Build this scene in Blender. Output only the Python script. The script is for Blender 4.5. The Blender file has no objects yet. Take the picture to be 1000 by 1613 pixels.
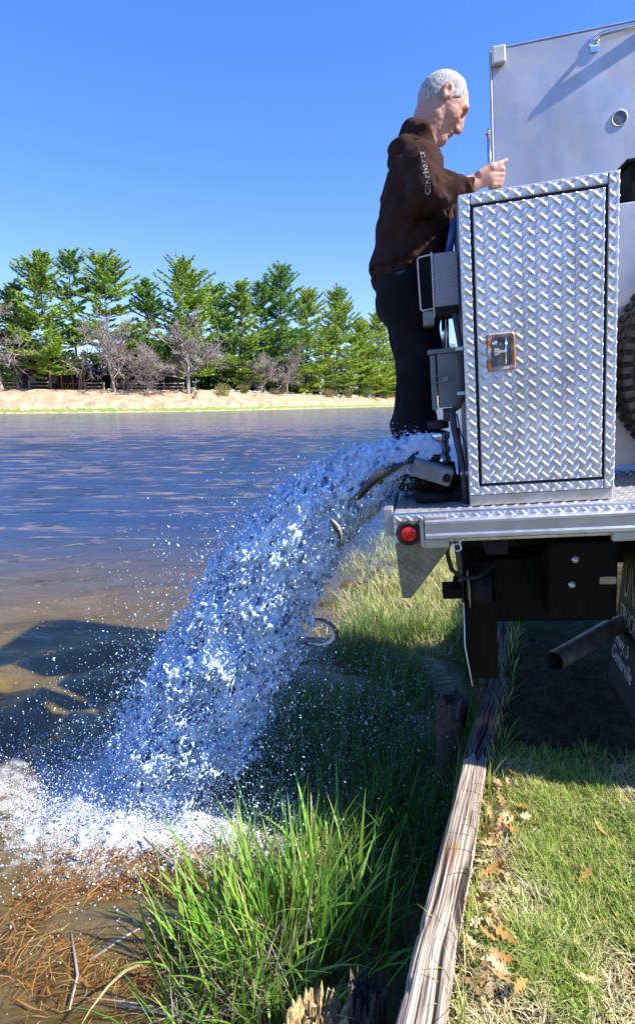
import bpy, bmesh, math, random
import numpy as np
from mathutils import Matrix, Vector, Euler
from mathutils.bvhtree import BVHTree
random.seed(7)
rng = np.random.default_rng(7)
C = bpy.context.scene.collection
SC = bpy.context.scene

# ------------------------------------------------------------------ camera, sky, sun, exposure
WATER_Z, EYE = 0.0, 2.1
cam_d = bpy.data.cameras.new('camera')
cam_d.sensor_fit = 'VERTICAL'
cam_d.angle = 2 * math.atan(806.5 / 900.0)
cam_d.clip_start, cam_d.clip_end = 0.05, 6000
cam = bpy.data.objects.new('camera', cam_d); C.objects.link(cam)
cam.location = (0, 0, EYE)
cam.rotation_euler = (math.radians(90) - math.atan(182 / 900.0), 0, 0)
SC.camera = cam

SUN_EL, SUN_DIR_H = math.radians(46), Vector((0.932, -0.362, 0)).normalized()
world = bpy.data.worlds.new('World'); SC.world = world; world.use_nodes = True
wn, wl = world.node_tree.nodes, world.node_tree.links
bg = wn['Background']
sky = wn.new('ShaderNodeTexSky'); sky.sky_type = 'NISHITA'; sky.sun_disc = False
sky.sun_elevation = SUN_EL
sky.sun_rotation = math.atan2(SUN_DIR_H.x, SUN_DIR_H.y)
sky.altitude = 200; sky.air_density = 1.0; sky.dust_density = 0.1; sky.ozone_density = 3.0
hs = wn.new('ShaderNodeHueSaturation'); hs.inputs['Saturation'].default_value = 1.32; hs.inputs['Hue'].default_value = 0.515
gm_ = wn.new('ShaderNodeGamma'); gm_.inputs[1].default_value = 0.72      # the camera's tone curve: a flatter, brighter blue
tn_ = wn.new('ShaderNodeMix'); tn_.data_type = 'RGBA'; tn_.blend_type = 'MULTIPLY'; tn_.inputs[0].default_value = 1; tn_.inputs[7].default_value = (1.0, 1.12, 1.5, 1)
wl.new(sky.outputs[0], hs.inputs['Color']); wl.new(hs.outputs[0], gm_.inputs[0]); wl.new(gm_.outputs[0], tn_.inputs[6]); wl.new(tn_.outputs[2], bg.inputs[0])
bg.inputs[1].default_value = 0.15

sd = bpy.data.lights.new('sun', 'SUN'); sd.energy = 5.0; sd.angle = math.radians(0.5); sd.color = (1.0, 0.955, 0.88)
sun = bpy.data.objects.new('sun', sd); C.objects.link(sun)
to_sun = Vector((SUN_DIR_H.x * math.cos(SUN_EL), SUN_DIR_H.y * math.cos(SUN_EL), math.sin(SUN_EL)))
sun.rotation_euler = to_sun.to_track_quat('Z', 'Y').to_euler()
sun.location = (20, -10, 25)
SC.view_settings.view_transform = 'Standard'
SC.view_settings.look = 'None'
SC.view_settings.exposure = 0.95
SC.view_settings.gamma = 1
SC.view_settings.use_curve_mapping = False
SC.render.engine = 'CYCLES'
SC.cycles.max_bounces = 6; SC.cycles.transparent_max_bounces = 12; SC.cycles.transmission_bounces = 6
SC.cycles.caustics_reflective = False; SC.cycles.caustics_refractive = False
SC.cycles.sample_clamp_indirect = 6

# ------------------------------------------------------------------ numpy noise
def _hash(ix, iy, iz):
    h = (ix.astype(np.int64) * 374761393 + iy.astype(np.int64) * 668265263 + iz.astype(np.int64) * 2147483647) & 0xffffffff
    h = ((h ^ (h >> 13)) * 1274126177) & 0xffffffff
    h = (h ^ (h >> 16)) & 0xffffff
    return h.astype(np.float32) / 8388608.0 - 1.0
def vnoise(x, y, z):
    x, y, z = np.broadcast_arrays(np.asarray(x, np.float32), np.asarray(y, np.float32), np.asarray(z, np.float32))
    fx, fy, fz = np.floor(x), np.floor(y), np.floor(z)
    ux, uy, uz = x - fx, y - fy, z - fz
    ux, uy, uz = [u * u * (3 - 2 * u) for u in (ux, uy, uz)]
    ix, iy, iz = fx.astype(np.int32), fy.astype(np.int32), fz.astype(np.int32)
    r = 0
    for a in (0, 1):
        wa = ux if a else 1 - ux
        for b in (0, 1):
            wb = uy if b else 1 - uy
            for c in (0, 1):
                wc = uz if c else 1 - uz
                r = r + wa * wb * wc * _hash(ix + a, iy + b, iz + c)
    return r
def fbm(x, y, z, n=3, g=0.5):
    r, a, f = 0, 1.0, 1.0
    for k in range(n):
        r = r + a * vnoise(np.asarray(x) * f + 17.3 * k, np.asarray(y) * f - 9.1 * k, np.asarray(z) * f + 4.7 * k)
        a *= g; f *= 2.03
    return r

# ------------------------------------------------------------------ materials
def new_mat(name):
    m = bpy.data.materials.new(name); m.use_nodes = True
    return m, m.node_tree.nodes, m.node_tree.links, m.node_tree.nodes['Principled BSDF']
def rgba(c): return (c[0], c[1], c[2], 1)
def add_noise(n, l, scale, detail=4, coord='Object', stretch=None, rough=0.55):
    tc = n.new('ShaderNodeTexCoord'); out = tc.outputs[coord]
    if stretch:
        mp = n.new('ShaderNodeMapping'); mp.inputs['Scale'].default_value = stretch
        l.new(out, mp.inputs[0]); out = mp.outputs[0]
    t = n.new('ShaderNodeTexNoise'); t.inputs['Scale'].default_value = scale
    t.inputs['Detail'].default_value = detail; t.inputs['Roughness'].default_value = rough
    l.new(out, t.inputs['Vector'])
    return t
def ramp(n, l, src, stops):
    r = n.new('ShaderNodeValToRGB')
    while len(r.color_ramp.elements) < len(stops): r.color_ramp.elements.new(0.5)
    for e, (p, c) in zip(r.color_ramp.elements, stops):
        e.position = p; e.color = rgba(c) if len(c) == 3 else c
    l.new(src, r.inputs[0]); return r
def bump(n, l, src, p, strength=0.3, dist=0.01):
    b = n.new('ShaderNodeBump'); b.inputs['Strength'].default_value = strength; b.inputs['Distance'].default_value = dist
    l.new(src, b.inputs['Height']); l.new(b.outputs[0], p.inputs['Normal']); return b
def mat(name, c1, c2=None, scale=8, rough=0.6, metal=0.0, bs=0.0, bscale=60, bdist=0.004, spec=0.5, stretch=None, rough2=None, pos=(0.35, 0.65)):
    m, n, l, p = new_mat(name)
    p.inputs['Roughness'].default_value = rough; p.inputs['Metallic'].default_value = metal
    p.inputs['Specular IOR Level'].default_value = spec
    if c2 is None: c2 = tuple(x * 0.8 for x in c1)
    t = add_noise(n, l, scale, stretch=stretch)
    r = ramp(n, l, t.outputs[0], [(pos[0], c1), (pos[1], c2)])
    l.new(r.outputs[0], p.inputs['Base Color'])
    if rough2 is not None:
        q = add_noise(n, l, scale * 2.3)
        mr = n.new('ShaderNodeMapRange'); mr.inputs[1].default_value = 0.3; mr.inputs[2].default_value = 0.7
        mr.inputs[3].default_value = rough; mr.inputs[4].default_value = rough2
        l.new(q.outputs[0], mr.inputs[0]); l.new(mr.outputs[0], p.inputs['Roughness'])
    if bs > 0:
        b = add_noise(n, l, bscale, 3, stretch=stretch); bump(n, l, b.outputs[0], p, bs, bdist)
    return m
def vcol_mat(name, rough=0.55, trans=0.0, spec=0.35):
    """Colour comes from a per-blade / per-leaf attribute."""
    m, n, l, p = new_mat(name)
    a = n.new('ShaderNodeAttribute'); a.attribute_name = 'tint'
    l.new(a.outputs['Color'], p.inputs['Base Color']); p.inputs['Roughness'].default_value = rough
    p.inputs['Specular IOR Level'].default_value = spec
    if trans > 0:
        t = n.new('ShaderNodeBsdfTranslucent'); l.new(a.outputs['Color'], t.inputs[0])
        mx = n.new('ShaderNodeMixShader'); mx.inputs[0].default_value = trans
        l.new(p.outputs[0], mx.inputs[1]); l.new(t.outputs[0], mx.inputs[2])
        l.new(mx.outputs[0], n['Material Output'].inputs['Surface'])
    return m

M = {}
M['tread'] = mat('tread_plate_aluminium', (0.88, 0.85, 0.84), (0.74, 0.72, 0.72), 6, 0.32, 0.72, 0.06, 220, 0.0006, rough2=0.5)
M['alu'] = mat('brushed_aluminium_panel', (0.6, 0.6, 0.63), (0.46, 0.47, 0.51), 4.5, 0.40, 0.7, 0.08, 25, 0.003, rough2=0.66)
def streaks(m, dark, amt):
    n, l, p = m.node_tree.nodes, m.node_tree.links, m.node_tree.nodes['Principled BSDF']
    src = p.inputs['Base Color'].links[0].from_socket
    a = add_noise(n, l, 6, 8, stretch=(1.6, 1, 0.22), rough=0.7); b = add_noise(n, l, 1.7, 6, rough=0.65)
    mu = n.new('ShaderNodeMath'); mu.operation = 'MULTIPLY'; l.new(a.outputs[0], mu.inputs[0]); l.new(b.outputs[0], mu.inputs[1])
    mr = n.new('ShaderNodeMapRange'); mr.inputs[1].default_value = 0.24; mr.inputs[2].default_value = 0.4; mr.inputs[4].default_value = amt; l.new(mu.outputs[0], mr.inputs[0])
    mx = n.new('ShaderNodeMix'); mx.data_type = 'RGBA'; l.new(mr.outputs[0], mx.inputs[0]); l.new(src, mx.inputs[6]); mx.inputs[7].default_value = rgba(dark); l.new(mx.outputs[2], p.inputs['Base Color'])
streaks(M['alu'], (0.3, 0.29, 0.29), 0.45); streaks(M['tread'], (0.36, 0.31, 0.25), 0.6)
M['rail'] = mat('extruded_aluminium', (0.72, 0.72, 0.73), (0.6, 0.6, 0.62), 9, 0.33, 0.85, rough2=0.5)
M['tan_tinted_alu'] = mat('tan_tinted_aluminium', (0.36, 0.31, 0.2), (0.24, 0.2, 0.12), 14, 0.6, 0.5, 0.1, 80, 0.002)  # hanging plate's tan-olive: shade and grass reflection put into the colour
M['plinth'] = mat('weathered_aluminium_plinth', (0.62, 0.6, 0.56), (0.5, 0.43, 0.33), 9, 0.5, 0.55)
M['chrome'] = mat('chrome', (0.82, 0.82, 0.84), (0.75, 0.75, 0.78), 20, 0.12, 1.0)
M['rubber'] = mat('black_rubber', (0.012, 0.012, 0.013), (0.02, 0.02, 0.02), 30, 0.7)
M['tyre'] = mat('tyre_rubber', (0.022, 0.021, 0.02), (0.045, 0.04, 0.034), 12, 0.8, 0, 0.2, 90, 0.003)
M['black'] = mat('black_painted_steel', (0.002, 0.002, 0.0022), (0.004, 0.0035, 0.003), 10, 0.6, 0.0, 0.15, 40, 0.003, spec=0.15)  # darkened below real paint to deepen the shade under the deck
M['grime'] = mat('grimy_black_steel', (0.009, 0.0085, 0.008), (0.02, 0.017, 0.014), 14, 0.75, 0, 0.2, 50, 0.004, spec=0.2)
M['grey_box'] = mat('grey_painted_steel', (0.19, 0.215, 0.235), (0.14, 0.16, 0.17), 9, 0.45, 0, 0.08, 70, 0.002, pos=(0.4, 0.75))
M['bracket'] = mat('worn_grey_casting', (0.27, 0.28, 0.27), (0.17, 0.17, 0.165), 22, 0.6, 0.2, 0.3, 70, 0.003)
M['conduit'] = mat('grey_black_conduit', (0.035, 0.036, 0.04), (0.055, 0.055, 0.06), 30, 0.55)
M['rust'] = mat('rusted_plated_steel', (0.42, 0.16, 0.05), (0.55, 0.5, 0.46), 20, 0.55, 0.45, 0.1, 80, 0.002, pos=(0.44, 0.6))
M['tray'] = mat('dull_steel_tray', (0.17, 0.18, 0.2), (0.1, 0.1, 0.1), 30, 0.5, 0.6)
M['white_plastic'] = mat('white_plastic', (0.75, 0.74, 0.72), (0.66, 0.64, 0.6), 20, 0.45)
M['exhaust'] = mat('exhaust_steel', (0.34, 0.32, 0.29), (0.2, 0.16, 0.12), 16, 0.5, 0.75, 0.15, 60, 0.002)
M['soot'] = mat('soot', (0.012, 0.011, 0.01), None, 30, 0.9)
M['flap'] = mat('black_mud_flap_rubber', (0.018, 0.019, 0.022), (0.04, 0.038, 0.036), 7, 0.6)
M['lettering'] = mat('white_lettering', (0.75, 0.75, 0.76), (0.66, 0.66, 0.66), 20, 0.6)
M['print'] = mat('worn_white_print', (0.46, 0.45, 0.45), (0.1, 0.07, 0.06), 130, 0.8, pos=(.44, .56))
M['hoodie'] = mat('dark_brown_fleece', (0.05, 0.023, 0.017), (0.036, 0.017, 0.013), 14, 0.95, 0, 0.35, 420, 0.002, spec=0.15)
M['trousers'] = mat('black_cotton', (0.006, 0.006, 0.008), (0.010, 0.010, 0.012), 10, 0.9, 0, 0.3, 300, 0.002, spec=0.2)
M['boot'] = mat('dark_leather', (0.02, 0.016, 0.013), None, 20, 0.6)
M['bluehose'] = mat('blue_plastic_hose', (0.05, 0.12, 0.4), None, 10, 0.4)
M['dark_cloth'] = mat('black_drape', (0.01, 0.01, 0.011), None, 10, 0.9)
def skin_mat():
    m, n, l, p = new_mat('skin')
    t = add_noise(n, l, 22, 4)
    r = ramp(n, l, t.outputs[0], [(0.3, (0.62, 0.36, 0.26)), (0.7, (0.5, 0.24, 0.17))])
    l.new(r.outputs[0], p.inputs['Base Color']); p.inputs['Roughness'].default_value = 0.5
    p.inputs['Subsurface Weight'].default_value = 0.12; p.inputs['Subsurface Radius'].default_value = (0.01, 0.004, 0.002)
    b = add_noise(n, l, 160, 3); bump(n, l, b.outputs[0], p, 0.25, 0.002)
    return m
M['skin'] = skin_mat()
M['hair'] = mat('short_grey_hair', (0.52, 0.5, 0.48), (0.2, 0.19, 0.18), 150, 0.7, 0, 0.5, 260, 0.003, stretch=(1, 1, 0.3), pos=(0.4, 0.66))
M['eye'] = mat('eye', (0.55, 0.5, 0.47), (0.08, 0.05, 0.03), 40, 0.2)
def lens_mat():
    m, n, l, p = new_mat('red_lamp_lens')
    tc = n.new('ShaderNodeTexCoord'); w = n.new('ShaderNodeTexWave'); w.wave_type = 'RINGS'; w.inputs['Scale'].default_value = 60
    w.rings_direction = 'Y'
    l.new(tc.outputs['Object'], w.inputs[0]); bump(n, l, w.outputs[0], p, 0.15, 0.001)
    p.inputs['Base Color'].default_value = (0.75, 0.008, 0.006, 1); p.inputs['Roughness'].default_value = 0.12
    p.inputs['Coat Weight'].default_value = 0.6
    return m
M['lens'] = lens_mat()
def perf_mat():
    m, n, l, p = new_mat('perforated_grey_steel')
    tc = n.new('ShaderNodeTexCoord'); mp = n.new('ShaderNodeMapping'); mp.inputs['Rotation'].default_value = (0, math.radians(30), 0)
    l.new(tc.outputs['Object'], mp.inputs[0])
    v = n.new('ShaderNodeTexVoronoi'); v.inputs['Scale'].default_value = 150; v.inputs['Randomness'].default_value = 0.0
    l.new(mp.outputs[0], v.inputs['Vector'])
    r = ramp(n, l, v.outputs['Distance'], [(0.30, (0.012, 0.012, 0.013)), (0.38, (0.42, 0.43, 0.47))])
    l.new(r.outputs[0], p.inputs['Base Color']); p.inputs['Roughness'].default_value = 0.45; p.inputs['Metallic'].default_value = 0.4
    return m
M['perf'] = perf_mat()
def wood_mat(name, c1, c2, c3):
    m, n, l, p = new_mat(name)
    a = n.new('ShaderNodeAttribute'); a.attribute_name = 'tint'
    t = add_noise(n, l, 110, 5, stretch=(1, 0.05, 1))
    r = ramp(n, l, t.outputs[0], [(0.3, c3), (0.48, c1), (0.75, c2)])
    t2 = add_noise(n, l, 5, 4, stretch=(1, 0.6, 1))
    r2 = ramp(n, l, t2.outputs[0], [(0.58, (0, 0, 0)), (0.72, (1, 1, 1))])
    mx = n.new('ShaderNodeMix'); mx.data_type = 'RGBA'
    l.new(r2.outputs[0], mx.inputs[0]); l.new(r.outputs[0], mx.inputs[6]); mx.inputs[7].default_value = (0.42, 0.2, 0.09, 1)
    mu = n.new('ShaderNodeMix'); mu.data_type = 'RGBA'; mu.blend_type = 'MULTIPLY'; mu.inputs[0].default_value = 1
    l.new(mx.outputs[2], mu.inputs[6]); l.new(a.outputs['Color'], mu.inputs[7])
    l.new(mu.outputs[2], p.inputs['Base Color']); p.inputs['Roughness'].default_value = 0.85
    p.inputs['Specular IOR Level'].default_value = 0.2
    bump(n, l, t.outputs[0], p, 0.5, 0.003)
    return m
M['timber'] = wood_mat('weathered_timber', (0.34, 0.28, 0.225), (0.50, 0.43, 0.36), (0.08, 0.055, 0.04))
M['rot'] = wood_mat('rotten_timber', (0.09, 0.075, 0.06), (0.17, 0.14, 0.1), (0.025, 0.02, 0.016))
M['stump'] = wood_mat('lichen_timber', (0.4, 0.3, 0.14), (0.55, 0.42, 0.2), (0.12, 0.09, 0.06))
M['bark'] = mat('bark', (0.16, 0.12, 0.095), (0.08, 0.06, 0.05), 3, 0.9, stretch=(1, 1, 0.25))
M['twig'] = mat('bare_twigs', (0.40, 0.33, 0.285), (0.3, 0.245, 0.21), 2, 0.9)
M['pine'] = vcol_mat('pine_needles', 0.6, 0.35, 0.25)
M['blade'] = vcol_mat('grass_blades', 0.5, 0.42, 0.35)
M['leaf'] = vcol_mat('dead_leaves', 0.7, 0.2, 0.2)
M['cabin'] = mat('brown_cabin_boards', (0.055, 0.033, 0.022), (0.035, 0.022, 0.016), 3, 0.8, stretch=(1, 1, 8))
M['cabin_roof'] = mat('dark_shingle_roof', (0.03, 0.028, 0.027), (0.05, 0.045, 0.04), 6, 0.9)
M['porch'] = mat('orange_brown_porch_timber', (0.3, 0.13, 0.05), (0.2, 0.09, 0.04), 3, 0.7)
M['fence'] = mat('pale_fence_rail', (0.42, 0.35, 0.28), (0.3, 0.25, 0.2), 3, 0.85)
M['window'] = mat('dark_window_glass', (0.012, 0.014, 0.018), None, 3, 0.08)

def ground_mat():
    m, n, l, p = new_mat('bank_soil_and_thatch')
    t = add_noise(n, l, 9, 8, rough=0.65)
    r = ramp(n, l, t.outputs[0], [(0.3, (0.03, 0.022, 0.011)), (0.5, (0.085, 0.066, 0.028)), (0.7, (0.16, 0.13, 0.06))])
    l.new(r.outputs[0], p.inputs['Base Color']); p.inputs['Roughness'].default_value = 0.95; p.inputs['Specular IOR Level'].default_value = 0.1
    t2 = add_noise(n, l, 70, 6); bump(n, l, t2.outputs[0], p, 0.8, 0.02)
    return m
M['ground'] = ground_mat()
def far_bank_mat():
    m, n, l, p = new_mat('far_bank_leaf_litter')
    tc = n.new('ShaderNodeTexCoord'); sx = n.new('ShaderNodeSeparateXYZ'); l.new(tc.outputs['Object'], sx.inputs[0])
    t = add_noise(n, l, 0.8, 8, rough=0.7)
    r = ramp(n, l, t.outputs[0], [(0.3, (0.24, 0.13, 0.07)), (0.5, (0.46, 0.31, 0.19)), (0.68, (0.57, 0.45, 0.31))])
    g = add_noise(n, l, 1.2, 5)
    ad = n.new('ShaderNodeMath'); ad.operation = 'MULTIPLY_ADD'; ad.inputs[1].default_value = 0.9; ad.inputs[2].default_value = -0.45
    l.new(g.outputs[0], ad.inputs[0])
    s2 = n.new('ShaderNodeMath'); s2.operation = 'ADD'; l.new(sx.outputs[2], s2.inputs[0]); l.new(ad.outputs[0], s2.inputs[1])
    mk = n.new('ShaderNodeMapRange'); mk.inputs[1].default_value = 0.42; mk.inputs[2].default_value = 0.6; mk.inputs[3].default_value = 1; mk.inputs[4].default_value = 0
    l.new(s2.outputs[0], mk.inputs[0])
    low = n.new('ShaderNodeMapRange'); low.inputs[1].default_value = 0.1; low.inputs[2].default_value = 0.22
    l.new(s2.outputs[0], low.inputs[0])
    gm = n.new('ShaderNodeMix'); gm.data_type = 'RGBA'; l.new(low.outputs[0], gm.inputs[0]); gm.inputs[6].default_value = (0.4, 0.32, 0.2, 1); gm.inputs[7].default_value = (0.16, 0.26, 0.04, 1)
    mx = n.new('ShaderNodeMix'); mx.data_type = 'RGBA'; l.new(mk.outputs[0], mx.inputs[0]); l.new(r.outputs[0], mx.inputs[6]); l.new(gm.outputs[2], mx.inputs[7])
    l.new(mx.outputs[2], p.inputs['Base Color']); p.inputs['Roughness'].default_value = 0.95
    bump(n, l, t.outputs[0], p, 0.8, 0.3)
    return m
M['far_bank'] = far_bank_mat()
def water_mat():
    m, n, l, p = new_mat('lake_water')
    tc = n.new('ShaderNodeTexCoord')
    # murky brown water, with a little silt drifting
    t = add_noise(n, l, 0.9, 5, stretch=(0.6, 1.6, 1))
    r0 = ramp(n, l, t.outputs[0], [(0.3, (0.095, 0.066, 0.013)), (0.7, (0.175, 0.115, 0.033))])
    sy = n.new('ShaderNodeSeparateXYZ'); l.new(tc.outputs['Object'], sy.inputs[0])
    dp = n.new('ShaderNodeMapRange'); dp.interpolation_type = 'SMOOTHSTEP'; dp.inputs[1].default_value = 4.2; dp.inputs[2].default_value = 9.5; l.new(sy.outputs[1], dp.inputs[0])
    r = n.new('ShaderNodeMix'); r.data_type = 'RGBA'; l.new(dp.outputs[0], r.inputs[0]); l.new(r0.outputs[0], r.inputs[6]); r.inputs[7].default_value = (0.026, 0.056, 0.14, 1)  # far water: blue sky reflection painted into the base colour
    # churned foam round the place where the jet lands
    def foam(cx, cy, sx, sy, gain):
        mp = n.new('ShaderNodeMapping'); mp.vector_type = 'TEXTURE'
        mp.inputs['Location'].default_value = (cx, cy, 0); mp.inputs['Scale'].default_value = (sx, sy, 1); mp.inputs['Rotation'].default_value = (0, 0, -0.16)
        l.new(tc.outputs['Object'], mp.inputs[0])
        gr = n.new('ShaderNodeTexGradient'); gr.gradient_type = 'SPHERICAL'; l.new(mp.outputs[0], gr.inputs[0])
        mu = n.new('ShaderNodeMath'); mu.operation = 'MULTIPLY'; mu.inputs[1].default_value = gain; l.new(gr.outputs['Fac'], mu.inputs[0])
        return mu.outputs[0]
    f1, f2 = foam(-0.9, 2.62, 1.35, 0.78, 0.92), foam(-2.3, 2.8, 1.7, 0.7, 0.7)
    mxm = n.new('ShaderNodeMath'); mxm.operation = 'MAXIMUM'; l.new(f1, mxm.inputs[0]); l.new(f2, mxm.inputs[1])
    fn = add_noise(n, l, 16, 8, rough=0.75)
    sm = n.new('ShaderNodeMath'); sm.operation = 'ADD'; l.new(mxm.outputs[0], sm.inputs[0]); l.new(fn.outputs[0], sm.inputs[1])
    fr = n.new('ShaderNodeMapRange'); fr.inputs[1].default_value = 0.82; fr.inputs[2].default_value = 1.2; fr.inputs[4].default_value = 0.9
    l.new(sm.outputs[0], fr.inputs[0])
    mx = n.new('ShaderNodeMix'); mx.data_type = 'RGBA'; l.new(fr.outputs[0], mx.inputs[0]); l.new(r.outputs[2], mx.inputs[6]); mx.inputs[7].default_value = (0.78, 0.8, 0.82, 1)
    l.new(mx.outputs[2], p.inputs['Base Color'])
    rr = n.new('ShaderNodeMapRange'); rr.inputs[3].default_value = 0.0; rr.inputs[4].default_value = 0.5; l.new(fr.outputs[0], rr.inputs[0])
    rd = n.new('ShaderNodeMapRange'); rd.inputs[1].default_value = 9; rd.inputs[2].default_value = 34; rd.inputs[3].default_value = 0.05; rd.inputs[4].default_value = 0.11; l.new(sy.outputs[1], rd.inputs[0])   # ripples too far off to resolve
    ra = n.new('ShaderNodeMath'); ra.operation = 'ADD'; l.new(rr.outputs[0], ra.inputs[0]); l.new(rd.outputs[0], ra.inputs[1]); l.new(ra.outputs[0], p.inputs['Roughness'])
    p.inputs['IOR'].default_value = 1.6
    # ripples at three sizes, long in the direction of the crests
    b1 = add_noise(n, l, 2.2, 3, stretch=(0.28, 1.8, 1)); b2 = add_noise(n, l, 9, 3, stretch=(0.35, 1.5, 1)); b3 = add_noise(n, l, 34, 3, stretch=(0.6, 1.2, 1))
    b0 = add_noise(n, l, 0.3, 3, stretch=(0.35, 2.0, 1)); k0 = n.new('ShaderNodeBump'); k0.inputs['Strength'].default_value = 1.0; k0.inputs['Distance'].default_value = 0.45; l.new(b0.outputs[0], k0.inputs['Height'])
    bb = bump(n, l, b1.outputs[0], p, 0.6, 0.17); l.new(k0.outputs[0], bb.inputs['Normal'])
    k2 = n.new('ShaderNodeBump'); k2.inputs['Strength'].default_value = 0.8; k2.inputs['Distance'].default_value = 0.045
    l.new(b2.outputs[0], k2.inputs['Height']); l.new(bb.outputs[0], k2.inputs['Normal'])
    k3 = n.new('ShaderNodeBump'); k3.inputs['Strength'].default_value = 0.4; k3.inputs['Distance'].default_value = 0.008
    l.new(b3.outputs[0], k3.inputs['Height']); l.new(k2.outputs[0], k3.inputs['Normal'])
    k4 = n.new('ShaderNodeBump'); k4.inputs['Strength'].default_value = 0.7; k4.inputs['Distance'].default_value = 0.03
    l.new(sm.outputs[0], k4.inputs['Height']); l.new(k3.outputs[0], k4.inputs['Normal'])
    l.new(k4.outputs[0], p.inputs['Normal'])
    return m
M['water'] = water_mat()
def froth_mat(name, ca, cb):
    m, n, l, p = new_mat(name)
    t = add_noise(n, l, 30, 4)
    r = ramp(n, l, t.outputs[0], [(0.35, ca), (0.65, cb)])
    l.new(r.outputs[0], p.inputs['Base Color'])
    p.inputs['Roughness'].default_value = 0.3; p.inputs['IOR'].default_value = 1.33
    p.inputs['Transmission Weight'].default_value = 0.12
    b = add_noise(n, l, 90, 3); bump(n, l, b.outputs[0], p, 0.6, 0.006)
    return m
M['froth'] = froth_mat('falling_water', (0.5, 0.71, 1.0), (0.8, 0.91, 1.0)); M['foam'] = froth_mat('white_foam', (0.62, 0.7, 0.8), (0.9, 0.94, 0.98))  # jet's blue: sky-lit shade tinted into the colour; foam kept white for sun
def fish_mat():
    m, n, l, p = new_mat('trout_skin')
    a = n.new('ShaderNodeAttribute'); a.attribute_name = 'tint'
    t = add_noise(n, l, 90, 2); r = ramp(n, l, t.outputs[0], [(0.36, (0.25, 0.25, 0.25)), (0.44, (1, 1, 1))])
    mu = n.new('ShaderNodeMix'); mu.data_type = 'RGBA'; mu.blend_type = 'MULTIPLY'; mu.inputs[0].default_value = 0.8
    l.new(a.outputs['Color'], mu.inputs[6]); l.new(r.outputs[0], mu.inputs[7]); l.new(mu.outputs[2], p.inputs['Base Color'])
    p.inputs['Roughness'].default_value = 0.35; p.inputs['Specular IOR Level'].default_value = 0.35
    return m
M['fish'] = fish_mat()

# ------------------------------------------------------------------ object helpers
def tag(o, label=None, cat=None, group=None, kind=None):
    if label: o['label'] = label
    if cat: o['category'] = cat
    if group: o['group'] = group
    if kind: o['kind'] = kind
    return o
def empty(name, loc=(0, 0, 0), rot=(0, 0, 0), parent=None):
    o = bpy.data.objects.new(name, None); C.objects.link(o); o.location = loc; o.rotation_euler = rot
    o.empty_display_size = 0.1
    if parent: o.parent = parent
    return o
def link_mesh(name, me, m, parent=None):
    if m: me.materials.append(m)
    o = bpy.data.objects.new(name, me); C.objects.link(o)
    if parent: o.parent = parent
    return o
def mesh_np(name, V, F, m, parent=None, smooth=False, tint=None):
    """V (n,3), F (k,3) or (k,4) arrays."""
    V = np.asarray(V, np.float32); F = np.asarray(F, np.int32); k = F.shape[1]
    me = bpy.data.meshes.new(name)
    me.vertices.add(len(V)); me.vertices.foreach_set('co', V.ravel())
    me.loops.add(F.size); me.loops.foreach_set('vertex_index', F.ravel())
    me.polygons.add(len(F)); me.polygons.foreach_set('loop_start', np.arange(len(F), dtype=np.int32) * k)
    me.polygons.foreach_set('loop_total', np.full(len(F), k, np.int32))
    if smooth: me.polygons.foreach_set('use_smooth', np.ones(len(F), bool))
    me.update(calc_edges=True); me.validate()
    if tint is not None: set_tint(me, tint)
    return link_mesh(name, me, m, parent)
def set_tint(me, tint):
    at = me.attributes.new('tint', 'FLOAT_COLOR', 'POINT')
    t = np.ones((len(me.vertices), 4), np.float32); t[:, :3] = np.asarray(tint, np.float32)[:, :3]
    at.data.foreach_set('color', t.ravel())

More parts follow.
